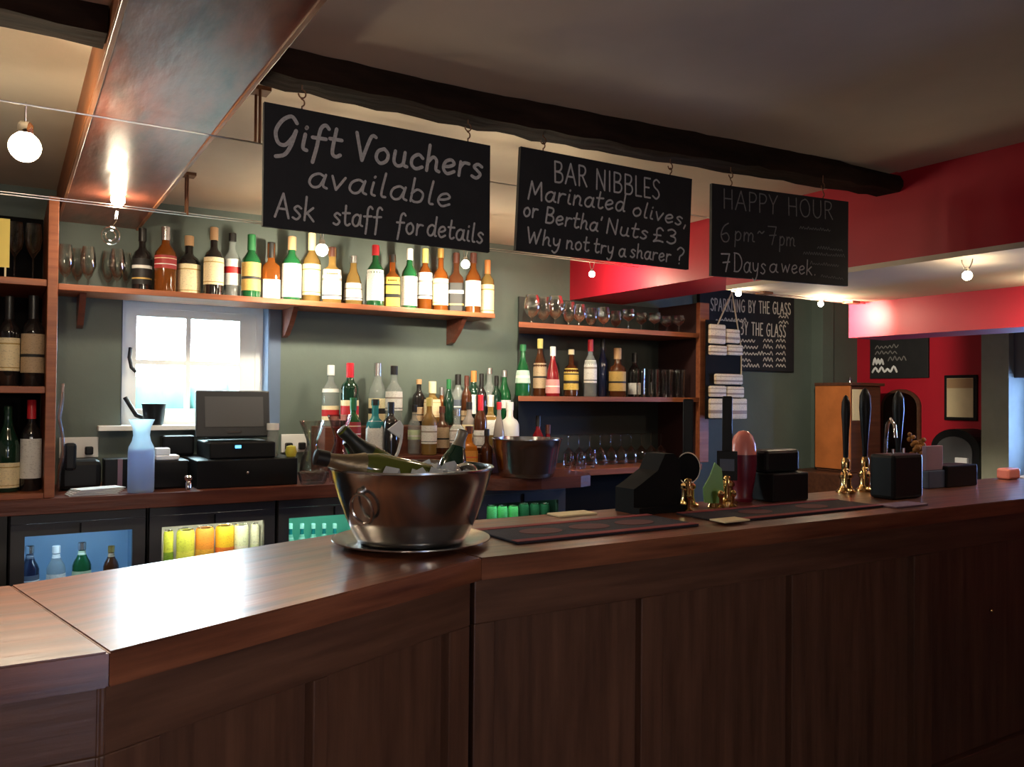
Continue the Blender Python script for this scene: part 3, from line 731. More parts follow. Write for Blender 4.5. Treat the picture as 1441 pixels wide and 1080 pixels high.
# fridge contents
FZ = .6645
FG = 'drinks inside the back counter fridges'
for px, top, w, gl, cap, lab, tx in [(47, 768, 24, 'blue', 'silver', 'bluelabel', 'dark blue bottle with silver cap, leftmost in the blue lit fridge'), (84, 768, 24, 'clear', 'white', 'plain', 'clear bottle with white neck in the blue lit fridge'),
                                    (120, 763, 24, 'green', 'silver', 'greenw', 'green bottle with pale label in the blue lit fridge'), (161, 768, 20, 'brown', 'gold', 'tan', 'brown bottle with gold cap, rightmost in the blue lit fridge')]:
    bottle(px, top, w, 3.72, FZ, 'tall', gl, (cap, .14), [(.2, .44, lab), (.76, .84, lab)], tx, FG, name='beer_bottle', hmax=.24)
def can(px, top, wpx, y, z0, col, band, text):
    p = W(px, 700, y=y); p.z = z0; s = px_size(p); h = W(px, top, y=y).z - z0; r = wpx * s / 2
    t = thing('drink_can', text, 'can', tuple(p), face_cam(p), FG)
    MB().lathe([(1e-4, .002), (r * .8, 0), (r, .012), (r, h - .016), (r * .86, h - .002), (1e-4, h - .002)], seg=20).build('can_body', paper_label('can_' + text.split()[0] + str(px), col, [(.35, .6, band)], .3), t, True)
    MB().lathe([(r * .80, h - .0018), (r * .87, h - .0018), (r * .87, h + .002), (r * .82, h + .002), (r * .80, h - .0018)], seg=20, cap=False).build('lid_rim', M['chrome'], t, True)
for px, top, w, c, b, tx in [(238, 747, 13, (.62, .66, .06), (.2, .35, .02), 'lime yellow slim can, leftmost in the bright can fridge'), (262, 745, 24, (.60, .62, .07), (.75, .72, .1), 'yellow green can in the bright can fridge'),
                             (289, 742, 25, (.80, .28, .03), (.85, .42, .05), 'all orange can in the bright can fridge'), (317, 739, 25, (.85, .50, .02), (.85, .20, .03), 'orange can with yellow print right of the all orange one'),
                             (340, 738, 20, (.75, .80, .55), (.8, .8, .7), 'pale cream green can in the bright can fridge'), (359, 737, 12, (.80, .80, .62), (.7, .75, .5), 'cream can, rightmost in the bright can fridge')]:
    can(px, top, w, 3.70, FZ, c, b, tx)
for i, px in enumerate((412, 428, 444, 459, 474)):
    bottle(px, 737, 13, 3.70, FZ, 'tall', 'teal', ('white', .10), [(.62, .78, 'teal')], 'teal lit tonic bottle in the fridge behind the ice bucket, %s from the left' % ORD[i], FG, name='mixer_bottle', hmax=.24)
for i, px in enumerate((692, 707, 722, 737, 752, 766)):
    c, b = ((.30, .85, .35), (.55, .9, .5)) if i < 3 else ((.04, .16, .09), (.25, .5, .35))
    can(px, 712 if i < 3 else 709, 15, 3.66, FZ, c, b, ('lime bright' if i < 3 else 'dim green') + ' can in the dark fridge right of the ice bucket, %s from the left' % ORD[i])

# ================================================================== GLASSWARE
def lathe_glass(name, px, y, z0, h, r, prof, text, group, mat=None, seg=14, cat='glass', xyz=None):
    p = Vector(xyz) if xyz else W(px, 500, y=y); p.z = z0
    o = MB().lathe([(max(1e-4, a * r), b * h) for a, b in prof], seg=seg).build(name, mat or M['glass'], None, True, loc=tuple(p))
    tag(o, text, cat, group); return o
WINE = [(1e-4, 0), (.80, .0), (.82, .01), (.12, .05), (.08, .10), (.08, .42), (.30, .47), (.80, .58), (1, .74), (.90, .92), (.84, 1), (.80, 1), (.86, .90), (.95, .74), (.75, .60), (1e-4, .50)]
BRANDY = [(1e-4, 0), (.72, 0), (.74, .015), (.12, .06), (.10, .22), (.55, .32), (1, .55), (.92, .80), (.72, 1), (.68, 1), (.88, .78), (.95, .55), (.5, .36), (1e-4, .30)]
TUMB = [(1e-4, 0), (.80, 0), (.82, .02), (1, 1), (.94, 1), (.78, .08), (1e-4, .08)]
INV = [(.84, 0), (.90, .08), (1, .26), (.80, .42), (.30, .53), (.08, .58), (.08, .90), (.12, .95), (.82, .99), (.80, 1), (1e-4, 1)]
g1 = 'glasses at the left end of the long wall shelf'
for i, (px, w, kind) in enumerate([(90, 22, BRANDY), (107, 22, BRANDY), (122, 21, BRANDY), (150, 22, BRANDY), (163, 22, BRANDY), (176, 19, BRANDY)]):
    p = W(px, 400, y=3.86)
    lathe_glass('brandy_glass', px, 3.86 + (.08 if i % 2 else 0), ZS, .175, w * px_size(p) / 2, kind, 'clear stemmed glass on the long wall shelf, %s from its left end' % ORD[i], g1)
g2 = 'stemmed glasses on the alcove top shelf'
k = 0
for px, h, w in [(748, .155, 24), (764, .165, 24), (781, .160, 24), (800, .150, 22), (815, .125, 20), (831, .125, 20), (849, .12, 20), (866, .12, 19), (884, .12, 19), (902, .12, 19), (921, .11, 19), (938, .11, 19), (955, .105, 19), (972, .105, 19)]:
    p = W(px, 440, y=3.74)
    lathe_glass('stemmed_glass', px, 3.68 + (.12 if k % 2 else 0), 1.8455, h, w * px_size(p) / 2, BRANDY if k < 8 else WINE, 'clear stemmed glass on the alcove top shelf, %s from its left end' % ORD[k], g2); k += 1
g3 = 'tumblers on the alcove middle shelf'
k = 0
for px in (902, 911, 921, 930, 940, 949, 958):
    lathe_glass('tumbler', px, 3.70 + (.09 if k % 2 else 0), ZA, .165, .030, TUMB, 'tall clear tumbler on the alcove middle shelf, %s from the left' % ORD[k], g3); k += 1
g4 = 'upturned wine glasses at the foot of the alcove'
k = 0
for px in (801, 816, 831, 846, 861, 875, 889, 903, 917, 931):
    zz = ZK + .0015
    x = W(px, 640, y=3.80).x
    if zz: lathe_glass('wine_glass', px, 3.80, zz, .175, .037, INV, 'upturned wine glass at the foot of the alcove, %s from the left' % ORD[k], g4); k += 1
k = 0
for px in (800, 810, 821):
    lathe_glass('shot_tumbler', px, 3.62, ZK + .0015, .085, .018, TUMB, 'small ribbed tumbler in front of the upturned wine glasses, %s from the left' % ORD[k], 'small tumblers on the alcove base board'); k += 1
lathe_glass('shot_tumbler', 835, 3.62, ZK + .0015, .10, .018, WINE, 'tiny stemmed liqueur glass beside the small ribbed tumblers', None)
k = 0
for px in (-8, 18, 44):   # top bay of the rack
    lathe_glass('wine_glass', px, 3.66, 1.8765, .23, .030, WINE, 'dark wine glass on the top bay of the left rack, %s from the left' % ORD[k], 'wine glasses on top of the left rack'); k += 1
# tall glasses beside the till
VASE = [(1e-4, 0), (.75, 0), (.80, .02), (.95, .18), (.85, .36), (.42, .58), (.45, .68), (1, 1), (.95, 1), (.40, .68), (.36, .58), (.78, .36), (.88, .18), (1e-4, .05)]
lathe_glass('glass_carafe', 441, 3.66, ZK + .001, .27, .060, VASE, 'clear flared glass carafe right of the till', None, cat='carafe')
lathe_glass('glass_carafe', 479, 3.535, ZK + .001, .30, .055, VASE, 'pinkish glass carafe behind the bottle necks of the ice bucket', None, M['glasspink'], cat='carafe')
# ================================================================== CHALKBOARD SIGNS
GL = {   # single-stroke letters: width, strokes; cap height 1, baseline 0
 'a': (.56, '.48,.46 .30,.56 .10,.42 .05,.16 .18,0 .36,.08 .48,.46|.50,.55 .46,.12 .58,.02'), 'b': (.50, '.10,1 .06,.02|.06,.34 .24,.54 .44,.40 .40,.08 .20,0 .06,.10'),
 'c': (.46, '.44,.44 .28,.56 .08,.40 .06,.14 .22,0 .44,.10'), 'd': (.56, '.48,.46 .30,.56 .10,.42 .05,.16 .18,0 .36,.08 .48,.42|.54,1 .48,.12 .57,.02'),
 'e': (.50, '.06,.26 .28,.30 .44,.42 .32,.56 .12,.46 .05,.20 .20,0 .46,.12'), 'f': (.44, '.50,.90 .38,1 .24,.82 .18,.20 .10,-.34|.02,.50 .44,.53'),
 'h': (.50, '.10,1 .05,0|.06,.30 .24,.55 .38,.44 .38,.10 .50,.02'), 'i': (.22, '.11,.55 .08,.10 .20,.02|.12,.76 .14,.80'), 'k': (.50, '.10,1 .05,0|.42,.56 .08,.26|.16,.32 .46,0'),
 'l': (.24, '.14,1 .08,.12 .22,.02'), 'm': (.80, '.08,.55 .05,0|.06,.32 .22,.55 .36,.42 .34,0|.36,.32 .52,.55 .66,.42 .64,.08 .76,.02'), 'n': (.52, '.08,.55 .05,0|.06,.32 .24,.55 .40,.42 .38,.08 .50,.02'),
 'o': (.50, '.30,.56 .10,.44 .05,.18 .20,0 .40,.12 .44,.38 .30,.56'), 'p': (.50, '.10,.55 .04,-.42|.06,.34 .26,.56 .44,.40 .38,.10 .20,0 .06,.08'), 'r': (.40, '.08,.55 .05,0|.06,.30 .20,.52 .40,.52'),
 's': (.42, '.40,.48 .24,.56 .10,.44 .24,.30 .36,.16 .22,0 .04,.06'), 't': (.40, '.20,.95 .14,.16 .26,0 .40,.08|.02,.58 .40,.60'), 'u': (.52, '.08,.55 .06,.16 .20,0 .38,.12 .42,.55|.42,.55 .40,.10 .52,.02'),
 'v': (.46, '.04,.55 .20,.02|.20,.02 .44,.55'), 'w': (.70, '.04,.55 .16,.02|.16,.02 .34,.45|.34,.45 .48,.02|.48,.02 .66,.56'), 'y': (.50, '.06,.55 .10,.20 .26,.12 .40,.28|.44,.55 .36,-.10 .18,-.40 .02,-.30'),
 'A': (.66, '.02,0 .34,1|.34,1 .62,0|.14,.36 .52,.36'), 'B': (.56, '.08,1 .08,0|.08,1 .40,.96 .46,.76 .34,.56 .08,.52|.08,.52 .44,.46 .52,.22 .38,.02 .08,0'), 'D': (.64, '.08,1 .08,0|.04,1 .40,.94 .60,.62 .56,.26 .34,.02 .04,0'),
 'E': (.46, '.08,1 .08,0|.08,1 .44,1|.08,.52 .36,.52|.08,0 .44,0'), 'G': (.66, '.58,.92 .40,1.02 .16,.84 .05,.45 .20,.08 .42,.02 .58,.20 .56,.48|.34,.46 .62,.48'), 'H': (.60, '.08,1 .08,0|.52,1 .52,0|.08,.52 .52,.52'),
 'I': (.20, '.10,1 .10,0'), 'K': (.54, '.08,1 .08,0|.48,1 .10,.46|.18,.54 .52,0'), 'L': (.44, '.08,1 .08,0|.08,0 .42,0'), 'M': (.78, '.04,0 .14,1|.14,1 .36,.30|.36,.30 .62,1|.62,1 .72,0'), 'N': (.62, '.06,0 .08,1|.08,1 .52,0|.52,0 .54,1'),
 'O': (.66, '.34,1 .12,.84 .05,.46 .18,.08 .38,0 .56,.18 .60,.58 .48,.90 .34,1'), 'P': (.50, '.08,1 .08,0|.08,1 .38,.96 .48,.76 .36,.52 .08,.48'), 'R': (.56, '.08,1 .08,0|.08,1 .38,.96 .46,.76 .34,.54 .08,.50|.26,.50 .52,0'),
 'S': (.50, '.46,.88 .28,1 .10,.86 .14,.62 .38,.42 .44,.18 .26,0 .04,.12'), 'T': (.54, '.02,1 .52,1|.27,1 .27,0'), 'U': (.60, '.08,1 .08,.26 .28,0 .50,.22 .52,1'), 'V': (.60, '.04,1 .28,0|.28,0 .48,.80 .58,.98 .68,.94'),
 'W': (.84, '.04,1 .22,0|.22,0 .42,.72|.42,.72 .58,0|.58,0 .80,1'), 'Y': (.56, '.04,1 .28,.48|.54,1 .28,.48|.28,.48 .26,0'),
 '3': (.50, '.06,.90 .26,1 .44,.82 .34,.60 .20,.54|.20,.54 .42,.44 .44,.16 .24,0 .04,.10'), '6': (.54, '.44,.98 .20,.78 .06,.36 .16,.04 .36,.02 .46,.24 .34,.46 .10,.36'), '7': (.48, '.04,.96 .46,.96|.46,.96 .22,-.05|.10,.46 .44,.50'),
 '~': (.60, '.06,.40 .18,.54 .34,.42 .50,.56'), ',': (.22, '.12,.06 .06,-.18'), '.': (.22, '.10,.02 .12,.05'), "'": (.18, '.10,1 .06,.80'), '?': (.48, '.06,.84 .22,1 .42,.86 .36,.62 .22,.46 .20,.24|.20,.02 .21,.05'),
 '£': (.56, '.48,.84 .34,1 .18,.84 .18,.30 .04,.02|.04,.02 .28,.10 .50,.04|.04,.48 .38,.48'), ' ': (.34, ''),
 # tall looped capital used on the first sign
 'Ĝ': (.74, '.66,.86 .48,1.05 .22,.86 .06,.46 .16,.10 .38,.06 .58,.36 .66,.60|.66,.60 .56,.10 .40,-.26 .14,-.38'),
}
def catmull(pts, n=6):
    if len(pts) < 3: return pts
    P = [pts[0]] + pts + [pts[-1]]; out = []
    for i in range(1, len(P) - 2):
        for k in range(n):
            t = k / n; a, b, c, d = P[i - 1], P[i], P[i + 1], P[i + 2]
            out.append(tuple(.5 * (2 * b[j] + (c[j] - a[j]) * t + (2 * a[j] - 5 * b[j] + 4 * c[j] - d[j]) * t * t + (3 * b[j] - a[j] - 3 * c[j] + d[j]) * t ** 3) for j in (0, 1)))
    out.append(pts[-1]); return out
LIFT = [Vector((0, -.00003, 0))]
def stroke(mb, pts2, wd, fn):
    """flat chalk stroke along 2-D points"""
    n = len(pts2); L, Rr = [], []
    for i, p in enumerate(pts2):
        a = pts2[max(0, i - 1)]; b = pts2[min(n - 1, i + 1)]
        dx, dy = b[0] - a[0], b[1] - a[1]; l = math.hypot(dx, dy) or 1
        nx, ny = -dy / l * wd / 2, dx / l * wd / 2
        L.append(mb.bm.verts.new(fn(p[0] + nx, p[1] + ny))); Rr.append(mb.bm.verts.new(fn(p[0] - nx, p[1] - ny)))
    for i in range(n - 1):
        try: mb.bm.faces.new((L[i], Rr[i], Rr[i + 1], L[i + 1]))
        except ValueError: pass
    fc = lambda a, b: fn(a, b) + LIFT[0]
    for p in (pts2[0], pts2[-1]):
        vs = [mb.bm.verts.new(fc(p[0] + wd / 2 * math.cos(2 * PI * k / 8), p[1] + wd / 2 * math.sin(2 * PI * k / 8))) for k in range(8)]
        mb.bm.faces.new(vs)
def write(mb, text, p0, p1, cap, wd, nrm, slant=0.0, gap=.10):
    """letters between world points p0 and p1 (baseline), cap height in metres"""
    p0 = Vector(p0); p1 = Vector(p1); u = (p1 - p0); Lw = u.length; u.normalize()
    v = Vector(nrm).cross(u).normalized()
    if v.z < 0: v = -v
    tot = sum(GL[c][0] + gap for c in text) - gap
    sx = Lw / tot; x = 0.0; cnt = 0
    for c in text:
        w, st = GL[c]
        for s in st.split('|') if st else ():
            pts = [tuple(float(q) for q in t.split(',')) for t in s.split()]
            pts = [((x + a + slant * b) * sx, b * cap) for a, b in catmull(pts)]
            cnt += 1; lift = .0010 + .00006 * cnt
            fn = lambda a, b: p0 + u * a + v * b + Vector(nrm) * lift
            stroke(mb, pts, wd, fn)
        x += w + gap
def squiggle(mb, p0, p1, amp, wd, nrm, rnd):
    p0 = Vector(p0); p1 = Vector(p1); u = (p1 - p0); Lw = u.length; u.normalize(); v = Vector((0, 0, 1))
    n = max(6, int(Lw / (amp * .55))); pts = []
    for i in range(n + 1): pts.append((Lw * i / n, (amp if i % 2 else 0) * rnd.uniform(.4, 1.1)))
    stroke(mb, catmull(pts, 3), wd, lambda a, b: p0 + u * a + v * b + Vector(nrm) * .0012)
def sign(corners, label, lines, th=.012, name='chalkboard_sign', hooks=(), mat='chalk', parts=True):
    """corners: world TL, TR, BL ; lines: (text, p0, p1, cap, width, slant, mat)"""
    TL, TR, BL = (Vector(c) for c in corners)
    u = (TR - TL).normalized(); nrm = Vector((u.y, -u.x, 0)).normalized()
    t = thing(name, label, 'sign', (0, 0, 0))
    BR = BL + (TR - TL)
    MB().extrude_poly([TL, TR, BR, BL], -nrm * th).build('board', M['slate'], t)
    for tx, p0, p1, cap, wd, sl, mt in lines:
        mb = MB(); write(mb, tx, p0, p1, cap, wd, nrm, sl); mb.build('chalk_lettering', M[mt], t)
    for hp, zt in hooks:
        hp = Vector(hp); c = hp - nrm * (th / 2)
        pts = [(c.x, c.y, zt)]; hh = zt - c.z
        for k in range(0, 13):
            a = PI * .5 - k / 12 * PI * 1.5
            pts.append((c.x + .009 * math.cos(a), c.y, c.z + hh * .55 + .010 * math.sin(a)))
        pts2 = []
        for k in range(0, 10):
            a = PI * .5 + k / 9 * -PI
            pts2.append((c.x + .006 * math.cos(a), c.y, c.z + .014 + .008 * math.sin(a)))
        pts2.append((c.x, c.y, c.z - .004))
        MB().tube([pts[0], (c.x, c.y, c.z + hh * .55 + .010)] + pts[2:], .0018, 6).build('hook', M['copper'], t, True)
        MB().tube([(c.x - .003, c.y, c.z + hh * .55 - .010)] + pts2, .0018, 6).build('hook', M['copper'], t, True)
    return t
YS = 1.905
S = lambda px, py: W(px, py, y=YS)
ZBm = 2.198
hk = lambda px, py: (S(px, py), ZBm)
sign((S(372, 143), S(690, 205), S(370, 318)), 'hanging chalkboard advertising gift vouchers, nearest and largest of the three hanging signs', [
    ('Ĝift', S(383, 203), S(478, 222), .070, .0090, .06, 'chalk'),
    ('Vouchers', S(497, 224), S(677, 252), .066, .0088, .08, 'chalk'),
    ('available', S(432, 262), S(633, 292), .060, .0062, .10, 'chalk'),
    ('Ask', S(386, 305), S(442, 312), .056, .0054, .04, 'chalk'), ('staff', S(468, 316), S(536, 321), .050, .0054, .04, 'chalk'),
    ('for', S(557, 327), S(594, 332), .050, .0054, .04, 'chalk'), ('details', S(600, 331), S(679, 343), .050, .0054, .04, 'chalk')], hooks=[hk(426, 152), hk(660, 197)])
sign((S(733, 206), S(974, 252), S(726, 352)), 'hanging chalkboard listing bar nibbles and olives, middle of the three hanging signs', [
    ('BAR', S(779, 256), S(826, 263), .058, .0054, .0, 'chalk'), ('NIBBLES', S(838, 266), S(928, 281), .058, .0054, .0, 'chalk'),
    ('Marinated', S(742, 280), S(878, 298), .050, .0056, .10, 'chalk'), ('olives,', S(889, 303), S(966, 319), .046, .0056, .10, 'chalk'),
    ('or', S(736, 304), S(756, 307), .044, .0056, .05, 'chalk'), ("Bertha'", S(766, 313), S(846, 327), .044, .0056, .10, 'chalk'), ('Nuts', S(852, 328), S(910, 337), .044, .0056, .10, 'chalk'), ('£3', S(918, 340), S(951, 344), .044, .0056, .05, 'chalk'),
    ('Why', S(740, 341), S(788, 349), .042, .0052, .05, 'chalk'), ('not', S(796, 350), S(828, 354), .042, .0052, .05, 'chalk'), ('try', S(835, 355), S(863, 359), .042, .0052, .05, 'chalk'),
    ('a', S(870, 361), S(880, 362), .042, .0052, .05, 'chalk'), ('sharer', S(886, 362), S(943, 369), .042, .0052, .05, 'chalk'), ('?', S(950, 371), S(962, 373), .052, .0052, .05, 'chalk')], hooks=[hk(766, 211), hk(945, 246)])
# third sign is turned a little
A3, B3_ = W(1002, 258, y=1.915), W(1194, 283, y=1.845)
nx3 = (B3_ - A3); n3 = Vector((nx3.y, -nx3.x, 0)).normalized()
def S3(px, py):
    d = CAMROT @ Vector((px - 720.5, 540.0 - py, -FPX)); t = (A3 - EYE).dot(n3) / d.dot(n3)
    return EYE + d * t
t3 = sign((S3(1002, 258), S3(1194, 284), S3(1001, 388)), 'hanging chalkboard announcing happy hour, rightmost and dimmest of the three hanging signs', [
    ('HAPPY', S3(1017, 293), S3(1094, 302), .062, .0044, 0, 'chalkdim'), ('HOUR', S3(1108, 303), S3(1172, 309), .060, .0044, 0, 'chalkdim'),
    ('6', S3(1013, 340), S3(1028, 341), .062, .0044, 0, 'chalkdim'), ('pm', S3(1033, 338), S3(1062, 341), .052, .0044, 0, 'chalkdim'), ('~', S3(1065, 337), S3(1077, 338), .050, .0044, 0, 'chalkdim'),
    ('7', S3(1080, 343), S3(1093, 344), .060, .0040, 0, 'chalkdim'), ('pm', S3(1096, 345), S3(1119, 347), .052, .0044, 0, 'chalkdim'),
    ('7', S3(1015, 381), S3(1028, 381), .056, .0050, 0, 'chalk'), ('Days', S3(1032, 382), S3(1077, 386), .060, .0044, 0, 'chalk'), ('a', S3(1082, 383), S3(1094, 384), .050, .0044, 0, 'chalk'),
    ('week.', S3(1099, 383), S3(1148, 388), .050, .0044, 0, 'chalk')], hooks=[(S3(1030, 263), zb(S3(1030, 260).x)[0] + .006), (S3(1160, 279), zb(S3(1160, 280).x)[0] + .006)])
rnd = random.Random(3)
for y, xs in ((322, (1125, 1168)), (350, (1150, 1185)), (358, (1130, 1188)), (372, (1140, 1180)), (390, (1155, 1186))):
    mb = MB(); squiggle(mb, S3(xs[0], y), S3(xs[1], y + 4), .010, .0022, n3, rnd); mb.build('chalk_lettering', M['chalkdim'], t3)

# big wall chalkboard at the back
YB = 3.965
Q = lambda px, py: W(px, py, y=YB)
wb = thing('wall_chalkboard', 'chalkboard wine list fixed to the grey back wall right of the alcove', 'sign', (0, 0, 0))
a, b, c = Q(985, 408), Q(1118, 414), Q(985, 523)
MB().box((a.x, YB, Q(1118, 524).z), (b.x, YB + .03, Q(1118, 408).z), bev=.004).build('board', M['slate'], wb)
nb = (0, -1, 0)
mb = MB()
write(mb, 'SPARKLING BY THE GLASS', Q(1000, 437), Q(1112, 443), .080, .009, nb, 0, .14)
write(mb, 'SWEET BY THE GLASS', Q(1006, 468), Q(1105, 475), .085, .009, nb, 0, .14)
mb.build('chalk_lettering', M['chalkpale'], wb)
mb = MB()
for y, x0, x1 in ((452, 1014, 1050), (481, 1030, 1062), (490, 1020, 1066), (499, 1015, 1074), (508, 1012, 1056), (516, 1012, 1068)):
    squiggle(mb, Q(x0, y), Q(x1, y + 1), .026, .008, nb, rnd)
for y in (447, 455, 481, 490, 499, 508, 516):
    if y < 460: squiggle(mb, Q(1096, y), Q(1109, y + 1), .026, .007, nb, rnd)
    else:
        for x0 in (1074, 1092): squiggle(mb, Q(x0, y), Q(x0 + 13, y + 1), .026, .007, nb, rnd)
mb.build('chalk_lettering', M['chalkpale'], wb)
# small black board on the far red wall
XR = 5.53
V = lambda px, py: W(px, py, x=XR)
sb = thing('wall_chalkboard', 'black menu board with two lines of white writing on the red wall', 'sign', (0, 0, 0))
p, q = V(1224, 480), V(1306, 532)
MB().box((XR, q.y, q.z), (XR + .018, p.y, p.z + .02), bev=.003).build('board', M['slate'], sb)
for y, x0, x1 in ((513, 1229, 1243), (524, 1228, 1262)):
    mb = MB(); p0, p1 = V(x0, y), V(x1, y)
    squiggle(mb, p0, Vector((p1.x, p1.y, p0.z)), .042, .016, (-1, 0, 0), rnd)
    mb.build('chalk_lettering', M['paper'], sb)
for y, x0, x1 in ((491, 1232, 1264), (499, 1232, 1262), (508, 1250, 1275)):
    mb = MB(); p0, p1 = V(x0, y), V(x1, y)
    squiggle(mb, p0, Vector((p1.x, p1.y, p0.z)), .03, .008, (-1, 0, 0), rnd)
    mb.build('chalk_lettering', M['chalkdim'], sb)

# ================================================================== CABLE LIGHTING
def cable(y, z, x0, x1, label, stand, dz=.0, gapy=.045):
    t = thing('cable_track', label, 'lighting cable', (0, y, z))
    for k in (-.5, .5): MB().tube([(x0, k * gapy, k * dz), (x1, k * gapy, k * dz)], .0022, 6).build('wire', M['wire'], t, True)
    for x, top in stand:
        for k in (-.5, .5): MB().tube([(x + k * .0, k * gapy, k * dz), (x + k * .0, k * gapy, top - z)], .004, 6).build('standoff_rod', M['copper'], t, True)
        MB().box((x - .03, -gapy / 2 - .006, top - z - .012), (x + .03, gapy / 2 + .006, top - z - .0005)).build('standoff_plate', M['copper'], t)
    return t
cable(2.34, 2.165, -2.4, 2.849, 'pair of lighting cables crossing in front of the wide beam, nearer the bar', [(W(363, 150, y=2.34).x, ZC), (-1.8, ZC)], .014)
cable(3.40, 2.160, -2.4, 2.849, 'pair of lighting cables running along above the long wall shelf', [(W(263, 260, y=3.40).x, ZC), (1.9, ZC)], .018)
cable(2.70, 1.956, 2.856, 3.78, 'short lighting cables beneath the cream soffit at the right', [(3.05, 1.965), (3.70, 1.965)], .0)
def lamp(px, py, y, ztop, label, r=.018, power=LAMP_W, aim=(0, .55, -1), glow=.28, cone=150):
    p = W(px, py, y=y)
    t = thing('halogen_lamp', label, 'lamp', tuple(p), 0, 'halogen lamps on the cables')
    top = ztop - p.z
    for k in (-1, 1):
        MB().tube([(0, k * .020, top), (0, k * .018, top * .7 + r * .3), (0, k * .006, r * 1.3)], .002, 6).build('lamp_wire', M['wire'], t, True)
    MB().lathe([(1e-4, r * .9), (r * .5, r * .9), (r * .5, r * 1.5), (r * .35, r * 1.7), (1e-4, r * 1.7)], seg=12).build('socket', M['chrome'], t, True)
    MB().sphere((0, 0, 0), r, 16, 10).build('bulb', M['bulb'], t, True)
    l = bpy.data.lights.new('bulb_light', 'POINT'); l.energy = power * glow; l.color = (1.0, .84, .60); l.shadow_soft_size = .02
    lo = bpy.data.objects.new('bulb_light', l); COL.objects.link(lo); lo.parent = t; lo.location = (0, -.01, -r - .025)
    l = bpy.data.lights.new('bulb_beam', 'SPOT'); l.energy = power * (1 - glow); l.color = (1.0, .88, .66); l.shadow_soft_size = .02
    l.spot_size = R(cone); l.spot_blend = 1.0
    lo = bpy.data.objects.new('bulb_beam', l); COL.objects.link(lo); lo.parent = t
    av = Vector(aim).normalized(); lo.location = av * (r + .022); lo.rotation_euler = av.to_track_quat('-Z', 'Y').to_euler()
    return t
lamp(35, 207, 2.34, 2.165, 'bright bulb enlarged with its glare hanging at the far left from the nearer cables', .036, LAMP_W * 13, aim=(-.02, -.85, -1), glow=.06, cone=62)  # globe drawn larger than the bulb to stand in for its glare
lt = lamp(166, 281, 3.36, 2.160, 'bright lamp with curled glass drop under the end of the varnished beam', .025)
g = W(156, 325, y=3.40) - W(166, 275, y=3.40)
MB().tube([(0, 0, -.03), (g.x * .3, 0, g.z * .55), (g.x, 0, g.z + .035)], .006, 8).build('glass_arm', M['glass'], lt, True)
MB().tube([(g.x + .024 * math.cos(2 * PI * k / 20), 0, g.z + .026 * math.sin(2 * PI * k / 20)) for k in range(20)], .009, 10, closed=True).build('glass_ring', M['glass'], lt, True)
lamp(453, 352, 3.40, 2.160, 'glowing lamp hanging before the wall shelf bottles below the gift voucher sign', .026, LAMP_W * 3.8, aim=(0, 1, -.40), glow=.07, cone=120)
lamp(655, 372, 3.40, 2.160, 'lamp hanging by the right end of the wall shelf', .020, LAMP_W * 3.8, aim=(0, 1, -.40), glow=.07, cone=120)
lamp(833, 386, 3.40, 2.160, 'lamp shining on the bright red bulkhead below the nibbles sign', .016, LAMP_W * 1.8, aim=(1, .2, -.15))
lamp(1039, 413, 2.70, 1.956, 'lamp under the soffit in front of the wall chalkboard', .014, LAMP_W * .35, aim=(.2, 1, -.6))
lamp(1155, 428, 2.70, 1.956, 'lamp under the soffit below the happy hour sign', .014, LAMP_W * 9,  aim=(1, .30, -.22), glow=.05, cone=100)
lamp(1361, 388, 1.66, 1.965, 'round lamp hanging from the soffit at the right, before the red band', .017, LAMP_W * .3, aim=(1, .3, -.1))
def hidden_target(px, py): return W(px, py, y=4.0)
def aimed(px, py, y, tx, ty): return tuple(hidden_target(tx, ty) - W(px, py, y=y))
lamp(748, 288, 2.34, 2.165, 'lamp on the nearer cables hidden behind the bar nibbles sign', .02, 125, aim=aimed(748, 288, 2.34, 690, 500), glow=.012, cone=44)
lamp(455, 240, 2.34, 2.165, 'lamp on the nearer cables hidden behind the gift voucher sign', .02, 4, aim=aimed(455, 240, 2.34, 430, 470), glow=.16, cone=80)
def pendant(x, y, z, label, power, glow, aim):  # unseen lamps, added to lighten the dark bar front
    t = thing('fill_pendant', label, 'lamp', (x, y, z), 0, 'added fill pendants over the customer side')
    MB().tube([(0, 0, .10), (0, 0, 2.249 - z)], .004, 6).build('cord', M['dark'], t, True)
    MB().lathe([(.13, -.06), (.12, .02), (.05, .09), (.012, .10), (.012, .104), (.052, .094), (.123, .022), (.134, -.06), (.13, -.06)], seg=24, cap=False).build('lamp_shade', M['cream'], t, True)
    MB().sphere((0, 0, -.02), .03, 14, 10).build('bulb', M['bulb'], t, True)
    l = bpy.data.lights.new('bulb_light', 'POINT'); l.energy = glow; l.color = (1.0, .84, .66); l.shadow_soft_size = .05
    lo = bpy.data.objects.new('bulb_light', l); COL.objects.link(lo); lo.parent = t; lo.location = (0, 0, -.11)
    l = bpy.data.lights.new('bulb_beam', 'SPOT'); l.energy = power; l.color = (1.0, .86, .70); l.shadow_soft_size = .05
    l.spot_size = R(84); l.spot_blend = 1.0
    lo = bpy.data.objects.new('bulb_beam', l); COL.objects.link(lo); lo.parent = t; lo.location = (0, .02, -.12)
    lo.rotation_euler = Vector(aim).to_track_quat('-Z', 'Y').to_euler()
pendant(-.9, -.9, 1.72, 'unseen pendant added as fill light behind the viewer on the left', 10, 6, (.1, 1, -.28))
pendant(.8, -1.1, 1.72, 'unseen pendant added as fill light behind the viewer on the right', 26, 6, (-.10, 1, -.28))
lamp(1500, 400, 1.66, 1.965, 'lamp under the soffit just beyond the right edge', .017, LAMP_W * 1.2)
